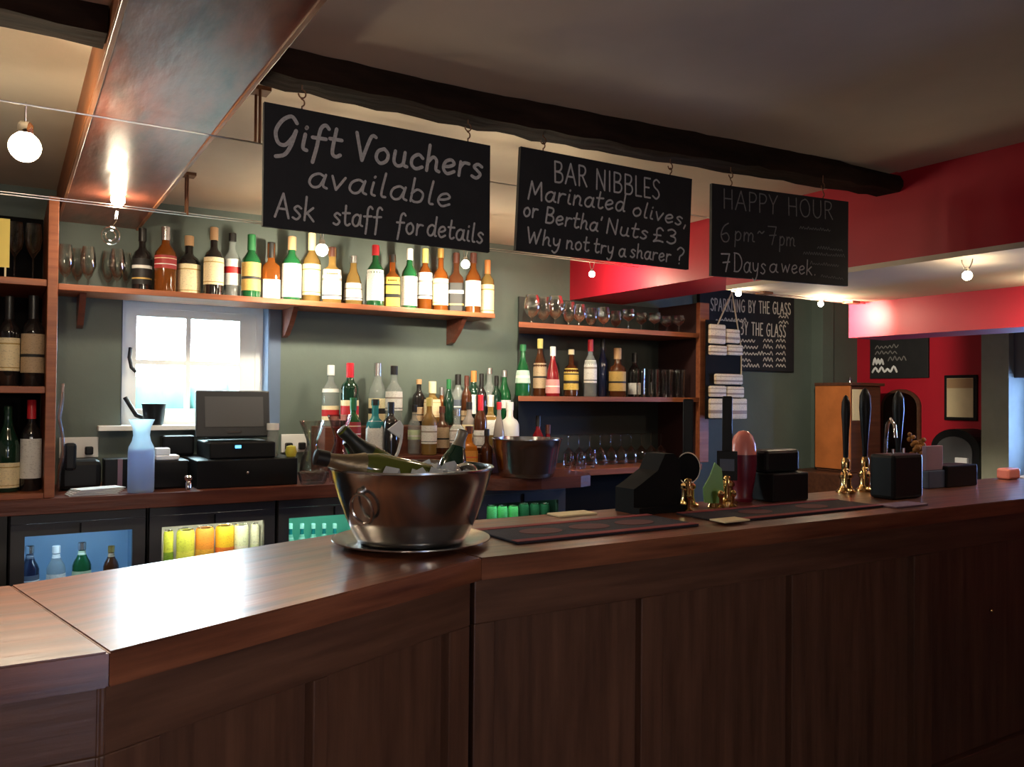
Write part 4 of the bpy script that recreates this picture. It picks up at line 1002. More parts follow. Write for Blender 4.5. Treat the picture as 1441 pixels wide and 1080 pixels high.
# ================================================================== ICE BUCKET ON THE BAR
bc = Vector((.845, 1.84, ZB))
MBt = MB().lathe([(1e-4, .0005), (.120, .0005), (.150, .004), (.186, .012), (.191, .014), (.191, .017), (.184, .016), (.15, .009), (.12, .006), (1e-4, .006)], seg=48)
o = MBt.build('drip_tray', M['steel'], None, True, loc=tuple(bc)); tag(o, 'round shiny steel tray under the ice bucket on the bar', 'tray')
bk = thing('ice_bucket', 'large flared steel ice bucket on the bar holding sparkling wine bottles', 'ice bucket', (bc.x, bc.y, ZB + .0065))
H = .178
prof = [(1e-4, 0), (.118, 0), (.130, .004), (.140, .02), (.158, .06), (.174, .105), (.187, .145), (.194, H - .004), (.199, H), (.199, H + .004), (.193, H + .004), (.188, H - .006), (.180, .140), (.166, .10), (.150, .055), (.132, .016), (1e-4, .010)]
MB().lathe(prof, seg=56).build('bowl', M['steel'], bk, True)
dv = Vector((EYE.x - bc.x, EYE.y - bc.y, 0)).normalized()
ang0 = math.atan2(dv.y, dv.x)
for da in (R(-37), R(180 - 37)):
    a = ang0 + da
    n = Vector((math.cos(a), math.sin(a), 0)); tv = Vector((-n.y, n.x, 0))
    c = n * .185 + Vector((0, 0, .098))
    ring = [c + tv * (.030 * math.cos(2 * PI * k / 24)) + (Vector((0, 0, 1)) * .95 + n * .27) * (.036 * math.sin(2 * PI * k / 24)) for k in range(24)]
    rg = MB().tube(ring, .0042, 8, closed=True).build('ring_handle', M['steel'], bk, True)
    lug = n * .189 + Vector((0, 0, .137))
    MB().sphere(tuple(lug), .010, 12, 8).build('ring_lug', M['steel'], rg, True)
mb = MB(); ri = random.Random(5)
for i in range(90):
    a = ri.uniform(0, 2 * PI); rr = .155 * math.sqrt(ri.random()); s = ri.uniform(.011, .018)
    T = Matrix.Translation((bc.x + rr * math.cos(a), bc.y + rr * math.sin(a), ZB + .135 + ri.uniform(0, .040))) @ Matrix.Rotation(ri.uniform(0, 3), 4, Vector((ri.random(), ri.random(), ri.random() + .1)).normalized())
    mb.box((-s, -s, -s), (s, s, s), T)
o = mb.build('crushed_ice', M['ice'], None); o['kind'] = 'stuff'; tag(o, 'ice cubes filling the large bucket on the bar', 'ice')
def lying_bottle(tip, body, h, r, glass, foil, foilfrac, text, shape='champ', labels=(), tipcap=None):
    """bottle whose mouth is at world point tip and whose axis runs towards body"""
    tip = Vector(tip); d = (tip - Vector(body)).normalized()
    base = tip - d * h
    t = thing('sparkling_wine_bottle', text, 'bottle', tuple(base), 0, 'bottles in the large ice bucket')
    t.rotation_mode = 'QUATERNION'; t.rotation_quaternion = d.to_track_quat('Z', 'Y')
    MB().lathe([(1e-4, 0.0)] + [(a * r, b * h) for a, b in PROF[shape]] + [(1e-4, h)], seg=24).build('bottle_body', G[glass], t, True)
    f0 = 1 - foilfrac
    pr = [(prof_r(shape, f) * r * 1.04 + .0008, f * h) for f in [f0 + (.999 - f0) * i / 8 for i in range(9)]]
    MB().lathe(pr + [(1e-4, h * 1.004)], seg=24).build('foil', foil, t, True)
    if tipcap:
        MB().lathe([(prof_r(shape, .985) * r * 1.1 + .0012, h * f) for f in (.905, .94, .97, 1.0)] + [(1e-4, h * 1.008)], seg=20).build('foil_tip', tipcap, t, True)
foil_dark = principled('dark_green_foil', (.012, .016, .012), .45, noise=.3)
foil_kha = principled('bronze_foil', (.20, .15, .085), .38, metal=.55, bump=.3, bscale=40)
foil_blk = principled('black_foil', (.01, .01, .01), .4)
foil_cl = principled('grey_bronze_foil', (.20, .18, .14), .4, metal=.4)
lying_bottle(W(444, 643, y=1.80), W(604, 678, y=1.805), .30, .041, 'olive', foil_kha, .38, 'bottle with bronze foil neck lying over the left rim of the bucket', tipcap=foil_blk)
lying_bottle(W(480, 604, y=1.89), W(575, 695, y=1.888), .265, .040, 'olive', foil_dark, .34, 'olive green bottle with dark foil leaning left out of the bucket')
lying_bottle(W(488, 620, y=1.975), W(560, 700, y=1.975), .16, .036, 'dgreen', foil_blk, .30, 'dark bottle half hidden behind the two left leaning bottles')
lying_bottle(W(652, 606, y=1.92), W(620, 712, y=1.90), .18, .036, 'dgreen', foil_cl, .26, 'dark green bottle with grey bronze neck leaning right out of the bucket')
sc = thing('ice_scoop', 'pale ice scoop standing upright in the ice bucket', 'scoop', tuple(W(548, 660, y=1.90)))
o0 = W(548, 660, y=1.90)
sp = [W(px, py, y=1.90) - o0 for px, py in ((546, 668), (552, 652), (560, 637), (564, 622), (565, 612))]
MB().tube(sp, .0042, 8).build('scoop_handle', M['offwhite'], sc, True)
bl = [W(px, py, y=1.90) - o0 for px, py in ((546, 605), (563, 592), (568, 600), (567, 618), (561, 616))]
MB().extrude_poly(bl, (0, .006, 0)).build('scoop_blade', M['offwhite'], sc)
o = MB().lathe([(.034 * math.cos(t * PI / 16), .03 * math.sin(t * PI / 16)) for t in range(0, 8)] + [(1e-4, .03)], seg=20).build('glass_dome', M['glass'], None, True, loc=tuple(W(655, 668, y=1.80)))
tag(o, 'clear domed glass resting in the ice at the right of the bucket', 'glass')
# second bucket on the back counter
b2 = W(741, 668, y=3.40); b2.z = ZK + .0005
s2 = px_size(b2)
r2 = 50 * s2
k2 = thing('ice_bucket', 'smaller plain steel bucket on the back counter right of the bottles', 'ice bucket', tuple(b2))
hh = W(741, 617, y=3.40).z - ZK
MB().lathe([(1e-4, 0), (r2 * .74, 0), (r2 * .78, .006), (r2 * .84, hh * .35), (r2 * .93, hh * .75), (r2 * .97, hh - .01), (r2, hh - .004), (r2, hh), (r2 * .95, hh), (r2 * .80, .02), (1e-4, .012)], seg=40).build('bowl', M['steel'], k2, True)

# ================================================================== TILL AREA
m = thing('till_monitor', 'black touch screen till monitor in front of the small window', 'monitor', (0, 0, 0))
ym = 3.70
mx0, mx1 = W(277, 600, y=ym).x, W(381, 600, y=ym).x
mz1, mz0 = W(330, 549, y=ym).z, W(330, 622, y=3.58).z + .014
Tm = Matrix.Translation(((mx0 + mx1) / 2, ym, mz0)) @ Matrix.Rotation(R(-8), 4, 'X')
hw = (mx1 - mx0) / 2; mh = mz1 - mz0
MB().box((-hw, 0, 0), (hw, .035, mh), Tm, .006).build('casing', M['casing'], m)
MB().box((-hw + .035, -.002, .045), (hw - .03, -.0005, mh - .028), Tm).build('screen', M['screen'], m)
MB().box((-.03, -.003, .018), (.03, -.0008, .026), Tm).build('badge', M['chrome'], m)
MB().box((-.10, .036, .0), (.10, .10, .03), Tm).build('neck', M['dark'], m)
cd = thing('cash_drawer', 'wide black cash drawer under the till monitor on the back counter', 'cash drawer', (0, 0, ZK + .0005))
dx0, dx1 = W(203, 660, y=3.52).x, W(420, 660, y=3.52).x
MB().box((dx0 + .20, 3.53, 0), (dx1, 3.93, .115), bev=.004).build('drawer_body', M['dark'], cd)
MB().sphere((W(349, 673, y=3.52).x, 3.529, .06), .007, 10, 6).build('lock', M['chrome'], cd, True)
tb = thing('till_unit', 'black till base with blue light on top of the cash drawer', 'till', (0, 0, ZK + .117))
MB().box((mx0 + .03, 3.58, 0), (mx1 - .01, 3.86, W(330, 622, y=3.58).z - ZK - .120), bev=.006).build('base_box', M['dark'], tb)
lx = W(335, 629, y=3.58)
MB().box((lx.x - .012, 3.576, lx.z - ZK - .117 - .006), (lx.x + .012, 3.5795, lx.z - ZK - .117 + .006)).build('power_light', M['led'], tb)
pr = thing('receipt_printer', 'black receipt printer left of the till with paper on it', 'printer', (0, 0, ZK + .0005))
qx0, qx1 = W(207, 660, y=3.56).x, W(262, 660, y=3.56).x
MB().box((qx0 + .02, 3.60, 0), (qx1 + .02, 3.84, .115), bev=.008).build('printer_body', M['dark'], pr)
MB().box((qx0 + .04, 3.615, .116), (qx0 + .13, 3.69, .135), bev=.004).box((qx0 + .04, 3.62, .1355), (qx0 + .095, 3.67, .165), bev=.004).build('paper_roll', M['paper'], pr)
o = MB().box((W(238, 0, y=3.85).x, 3.84, ZK + .118), (W(276, 0, y=3.85).x + .02, 3.93, 1.275), bev=.01).build('card_machine', M['dark'], None); 
tag(o, 'dark blue black card machine left of the till screen', 'card machine')
pt = W(217, 600, y=3.97); 
o = MB().lathe([(1e-4, 0), (.036, 0), (.040, .006), (.050, .085), (.052, .095), (.046, .095), (.036, .01), (1e-4, .01)], seg=20).build('plant_pot', M['dark'], None, True, loc=(pt.x, 3.985, 1.3175))
tag(o, 'small black pot on the window sill', 'pot')
cf = W(198, 690, y=3.53)
ca = thing('glass_carafe', 'blue tinted glass water carafe standing at the front of the back counter', 'carafe', (cf.x, 3.53, ZK + .001))
s = px_size(cf); hc = W(198, 591, y=3.53).z - ZK
MB().lathe([(a * 17.5 * s, b * hc) for a, b in [(.001, 0), (.95, 0), (1, .03), (1, .55), (.95, .62), (.72, .70), (.62, .78), (.68, .88), (.98, 1), (.94, 1), (.62, .88), (.57, .78), (.66, .70), (.90, .61), (.94, .54), (.94, .04), (.001, .04)]], seg=28).build('carafe_glass', M['bluejug'], ca, True)
MB().lathe([(a * 17.5 * s, b * hc) for a, b in [(.001, .045), (.90, .045), (.90, .54), (.86, .59), (.001, .59)]], seg=28).build('water', M['bluewater'], ca, True)
p = W(146, 688, z=ZK + .01)
pp = MB()
for k in range(5): pp.box((-.085 + .006 * k, -.045, .001 + k * .005), (.085 + .006 * k, .045, .0035 + k * .005), Matrix.Rotation(R(3 * k), 4, 'Z'))
o = pp.build('papers', M['paper'], None, loc=(p.x - .05, 3.535, ZK + .0005)); o.rotation_euler = (0, 0, .12); tag(o, 'sheaf of pale blue papers lying left of the water carafe', 'papers')
fh = thing('file_holder', 'clear curved plastic file holder against the rack post', 'file holder', (W(88, 690, y=3.50).x, 3.52, ZK + .0005))
fp = [W(px, py, y=3.52) for px, py in ((90, 540), (88, 565), (84, 590), (89, 615), (90, 640), (84, 665), (82, 692))]
for k in (0, .16):
    pass
mb = MB(); rows = []
for p in fp: rows.append([mb.bm.verts.new((p.x - fh.location.x, y, max(0, p.z - ZK))) for y in (0, .22)])
for a_, b_ in zip(rows, rows[1:]): mb.bm.faces.new((a_[0], a_[1], b_[1], b_[0]))
o = mb.build('plastic_sheet', M['plastic'], fh, True); sm = o.modifiers.new('thickness', 'SOLIDIFY'); sm.thickness = .004
bp = thing('phone_base', 'black phone base and cables at the foot of the rack post', 'phone base', (W(118, 660, y=3.74).x, 3.74, ZK + .0005))
MB().box((-.09, -.05, 0), (.06, .09, .12), bev=.02).build('base', M['dark'], bp)
MB().box((-.075, -.06, .08), (-.03, -.03, .19), bev=.012).build('handset', M['dark'], bp)
bp2 = thing('card_box', 'dark blue upright box behind the carafe with a pale edge', 'box', (W(170, 660, y=3.70).x, 3.70, ZK + .0005))
MB().box((-.06, 0, 0), (.06, .10, .12), bev=.004).build('box_body', M['dark'], bp2)
MB().box((-.012, -.006, .0), (.006, -.0005, .12)).build('pale_edge', M['mauve'], bp2)
def socket(px, py, w, h, label):
    p = W(px, py, y=3.995); t = thing('wall_socket', label, 'socket', (p.x, 3.9995, p.z))
    MB().box((-w / 2, -.010, -h / 2), (w / 2, 0, h / 2), bev=.003).build('plate', M['offwhite'], t)
    for k in (-.25, .25): MB().box((w * k - .016, -.045, -h * .35), (w * k + .016, -.0105, h * .05), bev=.006).build('plug', M['dark'], t)
socket(111, 630, .15, .088, 'white double wall socket with black plugs left of the carafe')
socket(414, 624, .13, .088, 'white wall socket with a plug right of the till')
bs = W(265, 690, y=3.50)
o = MB().lathe([(1e-4, 0), (.012, 0), (.013, .03), (.009, .038), (.016, .045), (.018, .055), (.012, .062), (1e-4, .062)], seg=14).build('bottle_stopper', M['chrome'], None, True, loc=(bs.x, 3.50, ZK + .0005))
tag(o, 'small chrome bottle stopper on the counter edge before the cash drawer', 'stopper')
jr = thing('spice_jar', 'slim jar with white lid just right of the till screen', 'jar', (W(392, 0, y=3.62).x, 3.62, ZK + .117))
jz = W(392, 596, y=3.62).z - ZK - .117
MB().lathe([(1e-4, 0), (.022, 0), (.024, .004), (.024, jz * .72), (.02, jz * .8), (1e-4, jz * .8)], seg=16).build('jar_body', G['clear'], jr, True)
MB().lathe([(1e-4, jz * .801), (.026, jz * .801), (.026, jz), (1e-4, jz)], seg=16).build('lid', CP['white'], jr, True)
o = MB().lathe([(1e-4, 0), (.020, 0), (.026, .02), (.020, .045), (1e-4, .05)], seg=12).build('lemon', principled('lemon_skin', (.55, .48, .05), .5), None, True, loc=(W(413, 0, y=3.60).x + .015, 3.60, ZK + .117))
tag(o, 'small yellow lemon on the end of the cash drawer', 'lemon')
pw = thing('plastic_punnet', 'crinkled clear plastic tray on the counter right of the cash drawer', 'tray', (W(449, 0, y=3.52).x, 3.52, ZK + .0005))
mb = MB().lathe([(1e-4, 0), (.048, 0), (.054, .03), (.060, .05), (.064, .052), (.064, .048), (.052, .004), (1e-4, .003)], seg=14, sq=.7, sy=.6)
mb.build('tray_shell', M['plastic'], pw)
# top-left card in the rack
yc = thing('price_card', 'yellow price card standing on the top rack shelf at the left edge', 'card', (W(3, 350, y=3.50).x, 3.50, 1.8765))
cw = 9 * px_size(W(3, 350, y=3.5))
MB().box((-.05, 0, .035), (cw, .004, W(3, 308, y=3.5).z - 1.875)).build('card', M['yellow'], yc)
MB().box((-.035, -.01, 0), (-.02, .014, .036)).box((.008, -.004, 0), (.014, .008, .036)).build('stand', M['cream'], yc)

# ================================================================== BAR TOP ITEMS, RIGHT HALF
def towel(x0, x1, y0, y1, label, motifs=3):
    t = thing('bar_towel', label, 'bar towel', (0, 0, ZB + .0005))
    MB().box((x0, y0, 0), (x1, y1, .006), bev=.002).build('cloth', M['towel'], t)
    for a_, b_ in ((y0, y0 + .028), (y1 - .028, y1)):
        MB().box((x0, a_, .0062), (x1, b_, .0072)).build('border', M['redcloth'], t)
    for k in range(motifs):
        c = x0 + (x1 - x0) * (k + .9) / (motifs + .8)
        MB().lathe([(1e-4, .0064), (.062, .0064), (.062, .0070), (1e-4, .0070)], (c, (y0 + y1) / 2, 0), 24, sy=.7).build('printed_motif', M['motif'], t)
towel(1.06, 1.66, 1.70, 1.92, 'dark bar towel with red borders just right of the ice bucket')
towel(1.76, 2.50, 1.70, 1.90, 'dark bar towel in front of the black box and pumps', 2)
p = W(800, 722, z=ZB + .004)
o = MB().box((-.07, -.035, 0), (.07, .035, .006), bev=.002).build('beer_mat', M['cream'], None, loc=(p.x, min(2.05, p.y), ZB + .0005)); tag(o, 'pale beer mat near the back edge of the bar right of the ice bucket', 'beer mat')
p = W(1027, 733, z=ZB + .008)
o = MB().box((-.05, -.03, 0), (.05, .03, .004)).build('beer_mat', M['cream'], None, loc=(p.x, p.y, ZB + .0082)); tag(o, 'small pale card lying on the second bar towel', 'beer mat')
p = W(1250, 708, z=ZB + .004)
o = MB().box((-.09, -.04, 0), (.09, .04, .006), bev=.002).build('beer_mat', M['mauve'], None, loc=(p.x, p.y - .05, ZB + .0005)); tag(o, 'dull mauve beer mat in front of the right hand pumps', 'beer mat')
def pump(px, top, label, group, y=2.03, clip=None, handle='std', hw=.016):
    p = W(px, 690, y=y)
    t = thing('beer_pump', label, 'beer pump', (p.x, y, ZB + .0005), face_cam(p), group)
    zt = W(px, top, y=y).z - ZB
    MB().lathe([(1e-4, 0), (.036, 0), (.036, .008), (.026, .014), (.020, .03), (.020, .055), (.026, .06), (.026, .07), (.016, .08), (1e-4, .08)], seg=18).build('base', M['brass'], t, True)
    MB().lathe([(1e-4, .081), (.013, .081), (.016, .10), (.016, .125), (.010, .135), (1e-4, .135)], seg=14).build('ferrule', M['brass'], t, True)
    L = zt - .136
    if handle == 'std':
        pr = [(1e-4, .1355), (.009, .1355), (.010, .136 + L * .12), (hw * .75, .136 + L * .40), (hw * 1.05, .136 + L * .70), (hw * .95, .136 + L * .88), (hw * .5, .136 + L * .97), (1e-4, zt)]
        MB().lathe(pr, seg=16).build('handle', M['dark'], t, True)
    else:
        MB().box((-hw, -hw * .6, .1355), (hw, hw * .6, zt), None, .005).build('handle', M['dark'], t)
    MB().tube([(0, -.02, .062), (0, -.05, .085), (0, -.075, .085), (0, -.09, .06), (0, -.092, .03)], .0075, 10).build('spout', M['brass'], t, True)
    MB().sphere((0, -.052, .088), .013, 12, 8).build('spout_knuckle', M['brass'], t, True)
    if clip:
        kind, mat, w, h, z0 = clip
        if kind == 'round':
            T = Matrix.Translation((0, -.032, z0)) @ Matrix.Rotation(R(90), 4, 'X')
            c = MB().lathe([(1e-4, 0), (w, 0), (w, .006), (1e-4, .006)], seg=28, mat4=T, sy=h / w).build('pump_clip', mat, t)
            MB().lathe([(w * .93, .0062), (w, .0062), (w, .009), (w * .93, .009), (w * .93, .0062)], seg=28, mat4=T, sy=h / w, cap=False).build('clip_rim', M['chrome'], c)
        else:
            c = MB().box((-w, -.032, z0 - h), (w, -.026, z0 + h), None, .002).build('pump_clip', mat, t)
            MB().box((-w * .7, -.0335, z0 - h * .35), (w * .7, -.0322, z0 + h * .45)).build('clip_panel', M['chrome'] if kind == 'panel' else M['bluebadge'], c)
    return t
PG = 'hand pumps along the back of the bar'
pump(968, 562, 'tall flat black pump handle with round dark badge, leftmost of the pumps', PG, clip=('round', M['darkmatt'], .040, .052, .13), handle='flat', hw=.017)
pump(1023, 558, 'tall flat black pump handle with slate blue badge, second of the pumps from the left', PG, clip=('blue', M['dark'], .034, .05, .13), handle='flat', hw=.017)
gb = W(1003, 690, y=1.99)
gt = thing('pump_badge', 'green leaning pump badge between the two flat black pumps', 'badge', (gb.x, 1.985, ZB + .0005), face_cam(gb) + .25)
MB().extrude_poly([(-.030, 0, .012), (.022, 0, .012), (.034, 0, .05), (.026, 0, .125), (.004, 0, .145), (-.012, 0, .10), (-.034, 0, .06)], (0, .012, 0)).build('badge', M['green'], gt)
MB().lathe([(1e-4, 0), (.022, 0), (.018, .012), (1e-4, .012)], seg=14).build('foot', M['brass'], gt, True)
for i, px in enumerate((967, 1013, 1030)):
    q = W(px, 695, y=1.94)
    o = MB().lathe([(1e-4, 0), (.014, 0), (.014, .006), (.006, .012), (.006, .034), (.011, .040), (.011, .050), (.004, .058), (1e-4, .058)], seg=14).build('brass_tap', M['brass'], None, True, loc=(q.x, 1.935, ZB + .0005))
    tag(o, ('small brass tap at the foot of the leftmost flat pump', 'small brass tap right of the green badge', 'small brass tap below the slate blue badge')[i], 'tap', 'brass taps below the flat pumps')
q = W(1050, 690, y=2.20)
pk = thing('font_lens', 'pink and maroon rounded drink font badge behind the slate blue pump', 'badge', (W(1046, 640, y=2.04).x, 2.04, ZB + .0005), face_cam(q))
zt = W(1048, 606, y=2.04).z - ZB
eg = [(.030, 0), (.034, .01), (.030, .02), (.040, zt * .30), (.046, zt * .52), (.045, zt * .66)]
MB().lathe([(1e-4, 0)] + eg + [(1e-4, zt * .66)], seg=22).build('font_body', M['maroon'], pk, True)
MB().lathe([(1e-4, zt * .661), (.045, zt * .661), (.042, zt * .80), (.032, zt * .92), (.016, zt * .985), (1e-4, zt)], seg=22).build('font_head', M['pink'], pk, True)
# right hand pumps
pump(1190, 556, 'slim black pump handle, leftmost of the three brass pumps at the right', PG, clip=None)
pump(1217, 546, 'thick black pump handle, middle of the three brass pumps at the right', PG, hw=.021)
pump(1264, 550, 'thick black pump handle, rightmost of the three brass pumps at the right', PG, hw=.021)
q = W(1243, 690, y=2.0)
sw = thing('swan_neck_tap', 'curved chrome swan neck tap between the right hand pumps', 'tap', (q.x, 1.99, ZB + .0005), face_cam(q))
zt = W(1241, 590, y=1.99).z - ZB
MB().tube([(0, 0, 0), (0, 0, zt * .7), (.006, -.01, zt * .92), (.018, -.03, zt), (.03, -.05, zt * .92), (.034, -.06, zt * .75)], .007, 10).build('neck', M['chrome'], sw, True)
MB().lathe([(1e-4, 0), (.024, 0), (.022, .014), (1e-4, .014)], seg=16).build('foot', M['brass'], sw, True)
# dark things on the bar
def dark_box(px0, px1, top, y, depth, label, name, cat, mat='dark', slope=None, bev=.006):
    x0, x1 = W(px0, 690, y=y).x, W(px1, 690, y=y).x; zt = W((px0 + px1) / 2, top, y=y).z
    t = thing(name, label, cat, ((x0 + x1) / 2, y, ZB + .0005)); w = (x1 - x0) / 2; h = zt - ZB
    return t, w, h
t, w, h = dark_box(1088, 1138, 634, 1.96, .12, 'black box shaped napkin holder on the bar right of the pink font badge', 'napkin_holder', 'holder')
MB().box((-w, 0, 0), (w, .12, h * .55), bev=.005).build('tray', M['dark'], t)
MB().box((-w, .03, h * .551), (w * .9, .11, h), bev=.012).build('upright_back', M['dark'], t)
t, w, h = dark_box(892, 958, 640, 1.97, .12, 'black sloped flyer stand on the bar left of the flat pumps', 'flyer_stand', 'stand')
MB().extrude_poly([(-w, 0, 0), (w, 0, 0), (w, 0, h * .85), (w * .7, 0, h), (w * .3, 0, h), (0, 0, h * .72), (-w * .7, 0, h * .5), (-w, 0, h * .42)], (0, .09, 0)).build('stand_body', M['darkmatt'], t)
MB().box((-w * 1.02, -.03, 0), (w * 1.02, -.001, .02)).build('lip', M['darkmatt'], t)
t, w, h = dark_box(1258, 1300, 640, 1.80, .10, 'black drink font block right of the brass pumps', 'drink_font', 'font')
MB().box((-w, 0, 0), (w, .10, h), bev=.012).build('font_body', M['dark'], t)
MB().lathe([(1e-4, h + .0005), (.006, h + .0005), (.006, h + .018), (1e-4, h + .018)], (-w * .4, .04, 0), 10).lathe([(1e-4, h + .0005), (.006, h + .0005), (.006, h + .02), (1e-4, h + .02)], (w * .3, .04, 0), 10).build('font_knob', M['chrome'], t, True)
t, w, h = dark_box(1304, 1327, 628, 1.97, .05, 'mauve and slate upright menu card on the bar near the right end', 'menu_card', 'card')
MB().box((-w, 0, h * .42), (w, .02, h), bev=.002).build('card', M['mauve'], t)
MB().box((-w, -.01, 0), (w, .04, h * .419), bev=.004).build('holder', M['bluebadge'], t)
t, w, h = dark_box(1333, 1376, 655, 1.95, .10, 'squat black box on the bar below the framed print', 'condiment_box', 'box')
MB().box((-w, 0, 0), (w, .10, h), bev=.006).build('box_body', M['dark'], t)
p = W(1419, 668, z=ZB + .004)
o = MB().box((-.10, -.05, 0), (.10, .05, .004)).build('papers', M['cream'], None, loc=(p.x, min(p.y, 2.03), ZB + .0005)); o.rotation_euler = (0, 0, .2); tag(o, 'loose pale papers on the far right of the bar', 'papers')
p = W(1432, 655, y=2.0)
o = MB().box((-.05, -.03, 0), (.05, .03, .05), bev=.01).build('sponge_block', M['pink'], None, loc=(p.x, 2.04, ZB + .0005)); tag(o, 'reddish block on the bar at the right edge', 'block')
fl = thing('dried_flower_pot', 'orange brown dried flowers in a small dark pot behind the drink font', 'plant', (W(1291, 690, y=2.06).x, 2.06, ZB + .0005))
zf = W(1291, 612, y=2.06).z - ZB
MB().lathe([(1e-4, 0), (.022, 0), (.028, zf * .45), (.024, zf * .45), (1e-4, zf * .4)], seg=14).build('pot', M['darkmatt'], fl, True)
mb = MB(); rf = random.Random(9)
for k in range(26):
    mb.sphere((rf.uniform(-.035, .035), rf.uniform(-.025, .025), zf * .5 + rf.uniform(0, zf * .5)), rf.uniform(.008, .014), 7, 5)
mb.build('flowers', principled('dried_flowers', (.22, .085, .012), .8, noise=.4, nscale=30), fl, True)

# hanging nut packet card by the alcove post
yp = 3.50
hc_ = thing('snack_packet_card', 'strings and card of pale snack packets hanging beside the alcove post', 'snack card', (0, yp, 0))
A_ = W(1030, 412, y=yp); Lp = W(1004, 470, y=yp); Rp = W(1043, 490, y=yp)
rel = lambda p: (p.x, p.y - yp, p.z)
MB().tube([rel(A_), rel(Lp)], .005, 6).build('string', M['rope'], hc_, True)
MB().tube([rel(A_), rel(Rp), rel(W(1043, 540, y=yp))], .005, 6).build('string', M['rope'], hc_, True)
pk_m = paper_label('snack_packet', (.74, .62, .44), [(.25, .42, (.32, .22, .14)), (.7, .78, (.4, .3, .2))], .5)
def packet(x0, x1, y0, y1, dz=0.0):
    a_ = W(x0, y0, y=yp); b_ = W(x1, y1, y=yp)
    mb = MB().box((a_.x, -.022 + dz, b_.z), (b_.x, .0 + dz, a_.z), None, .009)
    mb.build('packet', pk_m, hc_, True)
for q in ((996, 1018, 456, 485), (1019, 1038, 463, 484), (996, 1020, 486, 501), (1021, 1042, 485, 501), (1004, 1042, 526, 542), (996, 1019, 543, 559), (1020, 1044, 544, 560)): packet(*q)
packet(996, 1020, 561, 589); packet(1023, 1048, 561, 590)
MB().box((W(996, 0, y=yp).x, .001, W(1020, 590, y=yp).z), (W(1045, 0, y=yp).x, .006, W(1020, 452, y=yp).z)).build('backing_card', M['darkmatt'], hc_)
MB().tube([rel(A_), (A_.x, 0, 2.034 if A_.x < 3.25 else ZC)], .003, 6).build('string', M['rope'], hc_, True)

# ================================================================== FAR RIGHT ROOM
cu = thing('wooden_cupboard', 'brown wooden cupboard with lamplit orange side and a paper notice standing in the corner', 'cupboard', (0, 0, 0))
cx0, cx1, cy0, cy1 = 4.86, 5.20, 3.56, 3.84
zt, zb_ = W(1195, 541, x=cx0).z, .96
MB().box((cx0 + .016, cy0, zb_), (cx1, cy1, zt - .01), bev=.006).build('carcass', M['brownwood'], cu)
MB().box((cx0, cy0 - .004, zb_ + .02), (cx0 + .015, cy1, zt), bev=.004).build('side_board', M['orange'], cu)
MB().box((cx0 - .01, cy0 - .02, zt - .0095), (cx1 + .02, cy1, zt + .012), bev=.004).build('top_board', M['brownwood'], cu)
n0, n1 = W(1199, 546, y=cy0), W(1215, 592, y=cy0)
MB().box((n0.x, cy0 - .006, n1.z), (n1.x, cy0 - .001, n0.z - .01)).build('paper_notice', M['cream'], cu)
o = MB().box((4.70, 3.50, 0), (5.45, 3.98, .959), bev=.006).build('sideboard', M['brownwood'], None); tag(o, 'dark brown sideboard under the orange lit cupboard', 'sideboard')
o = MB().lathe([(1e-4, 0), (.012, 0), (.012, .03), (.006, .04), (1e-4, .045)], seg=12).build('pepper_pot', M['chrome'], None, True, loc=(5.0, 3.66, zt + .0125)); tag(o, 'tiny silver pot on top of the orange lit cupboard', 'pot')
mr = thing('arched_mirror', 'arched mirror hanging on the red wall behind the right hand pumps', 'mirror', (X1 - .001, 0, 0))
ya, yb_ = W(1242, 600, x=X1).y, W(1297, 600, x=X1).y; zt = W(1270, 548, x=X1).z; zb2 = W(1270, 645, x=X1).z
rad = (ya - yb_) / 2; ycn = (ya + yb_) / 2
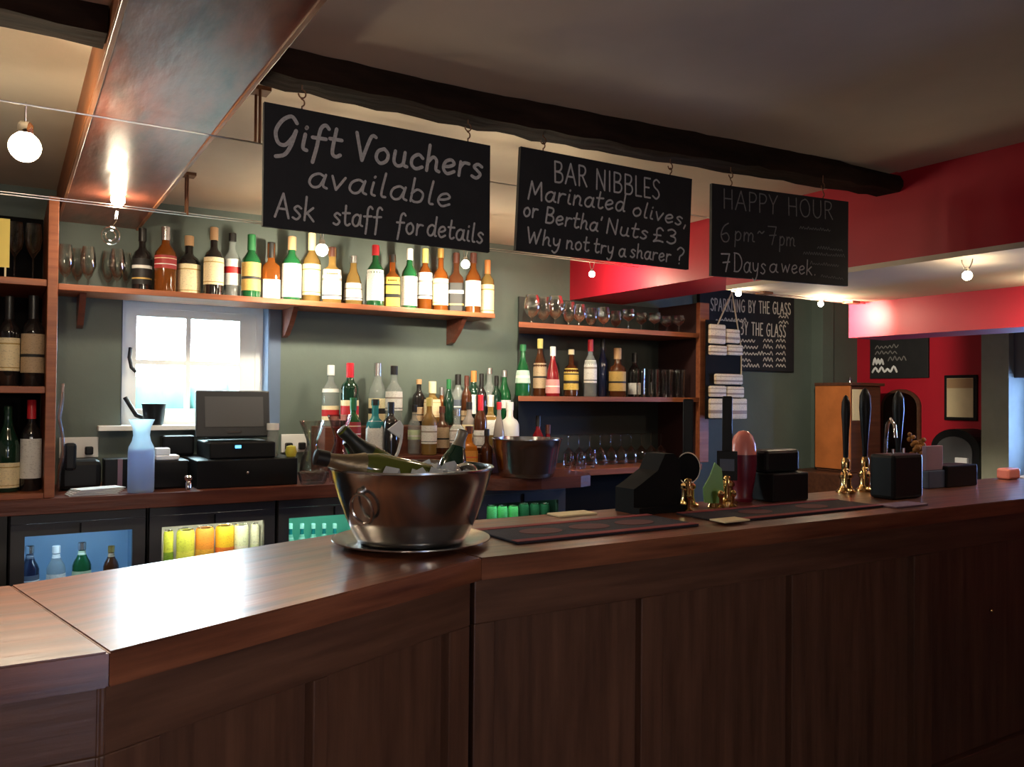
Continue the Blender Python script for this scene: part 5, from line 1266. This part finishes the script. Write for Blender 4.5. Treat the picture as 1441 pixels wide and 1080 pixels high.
def arch(rad, ztop, zbot, n=14): return [(0, ycn - rad, zbot)] + [(0, ycn - rad * math.cos(PI * k / n), ztop - rad * .8 + rad * .8 * math.sin(PI * k / n)) for k in range(n + 1)] + [(0, ycn + rad, zbot)]
MB().extrude_poly(arch(rad, zt, zb2), (-.02, 0, 0)).build('mirror_frame', M['brownwood'], mr)
MB().extrude_poly([(-.0205, y, z) for _, y, z in arch(rad - .022, zt - .022, zb2 + .02)], (-.004, 0, 0)).build('mirror_glass', M['mirror'], mr)
pf = thing('framed_print', 'small dark framed cream print on the red wall at the right', 'picture', (X1 - .001, 0, 0))
ya, yb_ = W(1331, 560, x=X1).y, W(1377, 560, x=X1).y; zt, zb2 = W(1354, 528, x=X1).z, W(1354, 592, x=X1).z
MB().box((-.022, yb_, zb2), (0, ya, zt), bev=.004).build('picture_frame', M['dark'], pf)
MB().box((-.025, yb_ + .022, zb2 + .022), (-.0225, ya - .022, zt - .022)).build('print', M['picture'], pf)
MB().box((-.0262, yb_ + .024, zt - .09), (-.0252, ya - .024, zt - .026)).build('print_heading', M['tan'] if 'tan' in M else principled('print_brown', (.40, .25, .13), .7), pf)
st = thing('stove', 'black arched stove against the red wall below the framed print', 'stove', (5.30, 0, 0))
ya, yb_ = W(1310, 640, x=5.3).y, W(1378, 640, x=5.3).y; ycn = (ya + yb_) / 2; rad = (ya - yb_) / 2; zt = W(1345, 604, x=5.3).z
MB().extrude_poly([(0, y, z) for _, y, z in arch(rad, zt, .0)], (.22, 0, 0)).build('stove_body', M['dark'], st)
MB().extrude_poly([(-.004, y, z) for _, y, z in arch(rad - .04, zt - .05, .75)], (-.006, 0, 0)).build('stove_door', M['dgrey'], st)
MB().box((-.03, ycn - .10, zt - .22), (-.0105, ycn - .02, zt - .185)).build('white_tag', M['paper'], st)
o = MB().box((5.38, W(1441, 500, x=5.38).y - .25, W(1430, 532, x=5.38).z), (5.54, W(1425, 500, x=5.38).y, W(1430, 466, x=5.38).z), bev=.006).build('wall_speaker', M['dgrey'], None)
tag(o, 'dark grey box high on the wall at the right edge', 'speaker')
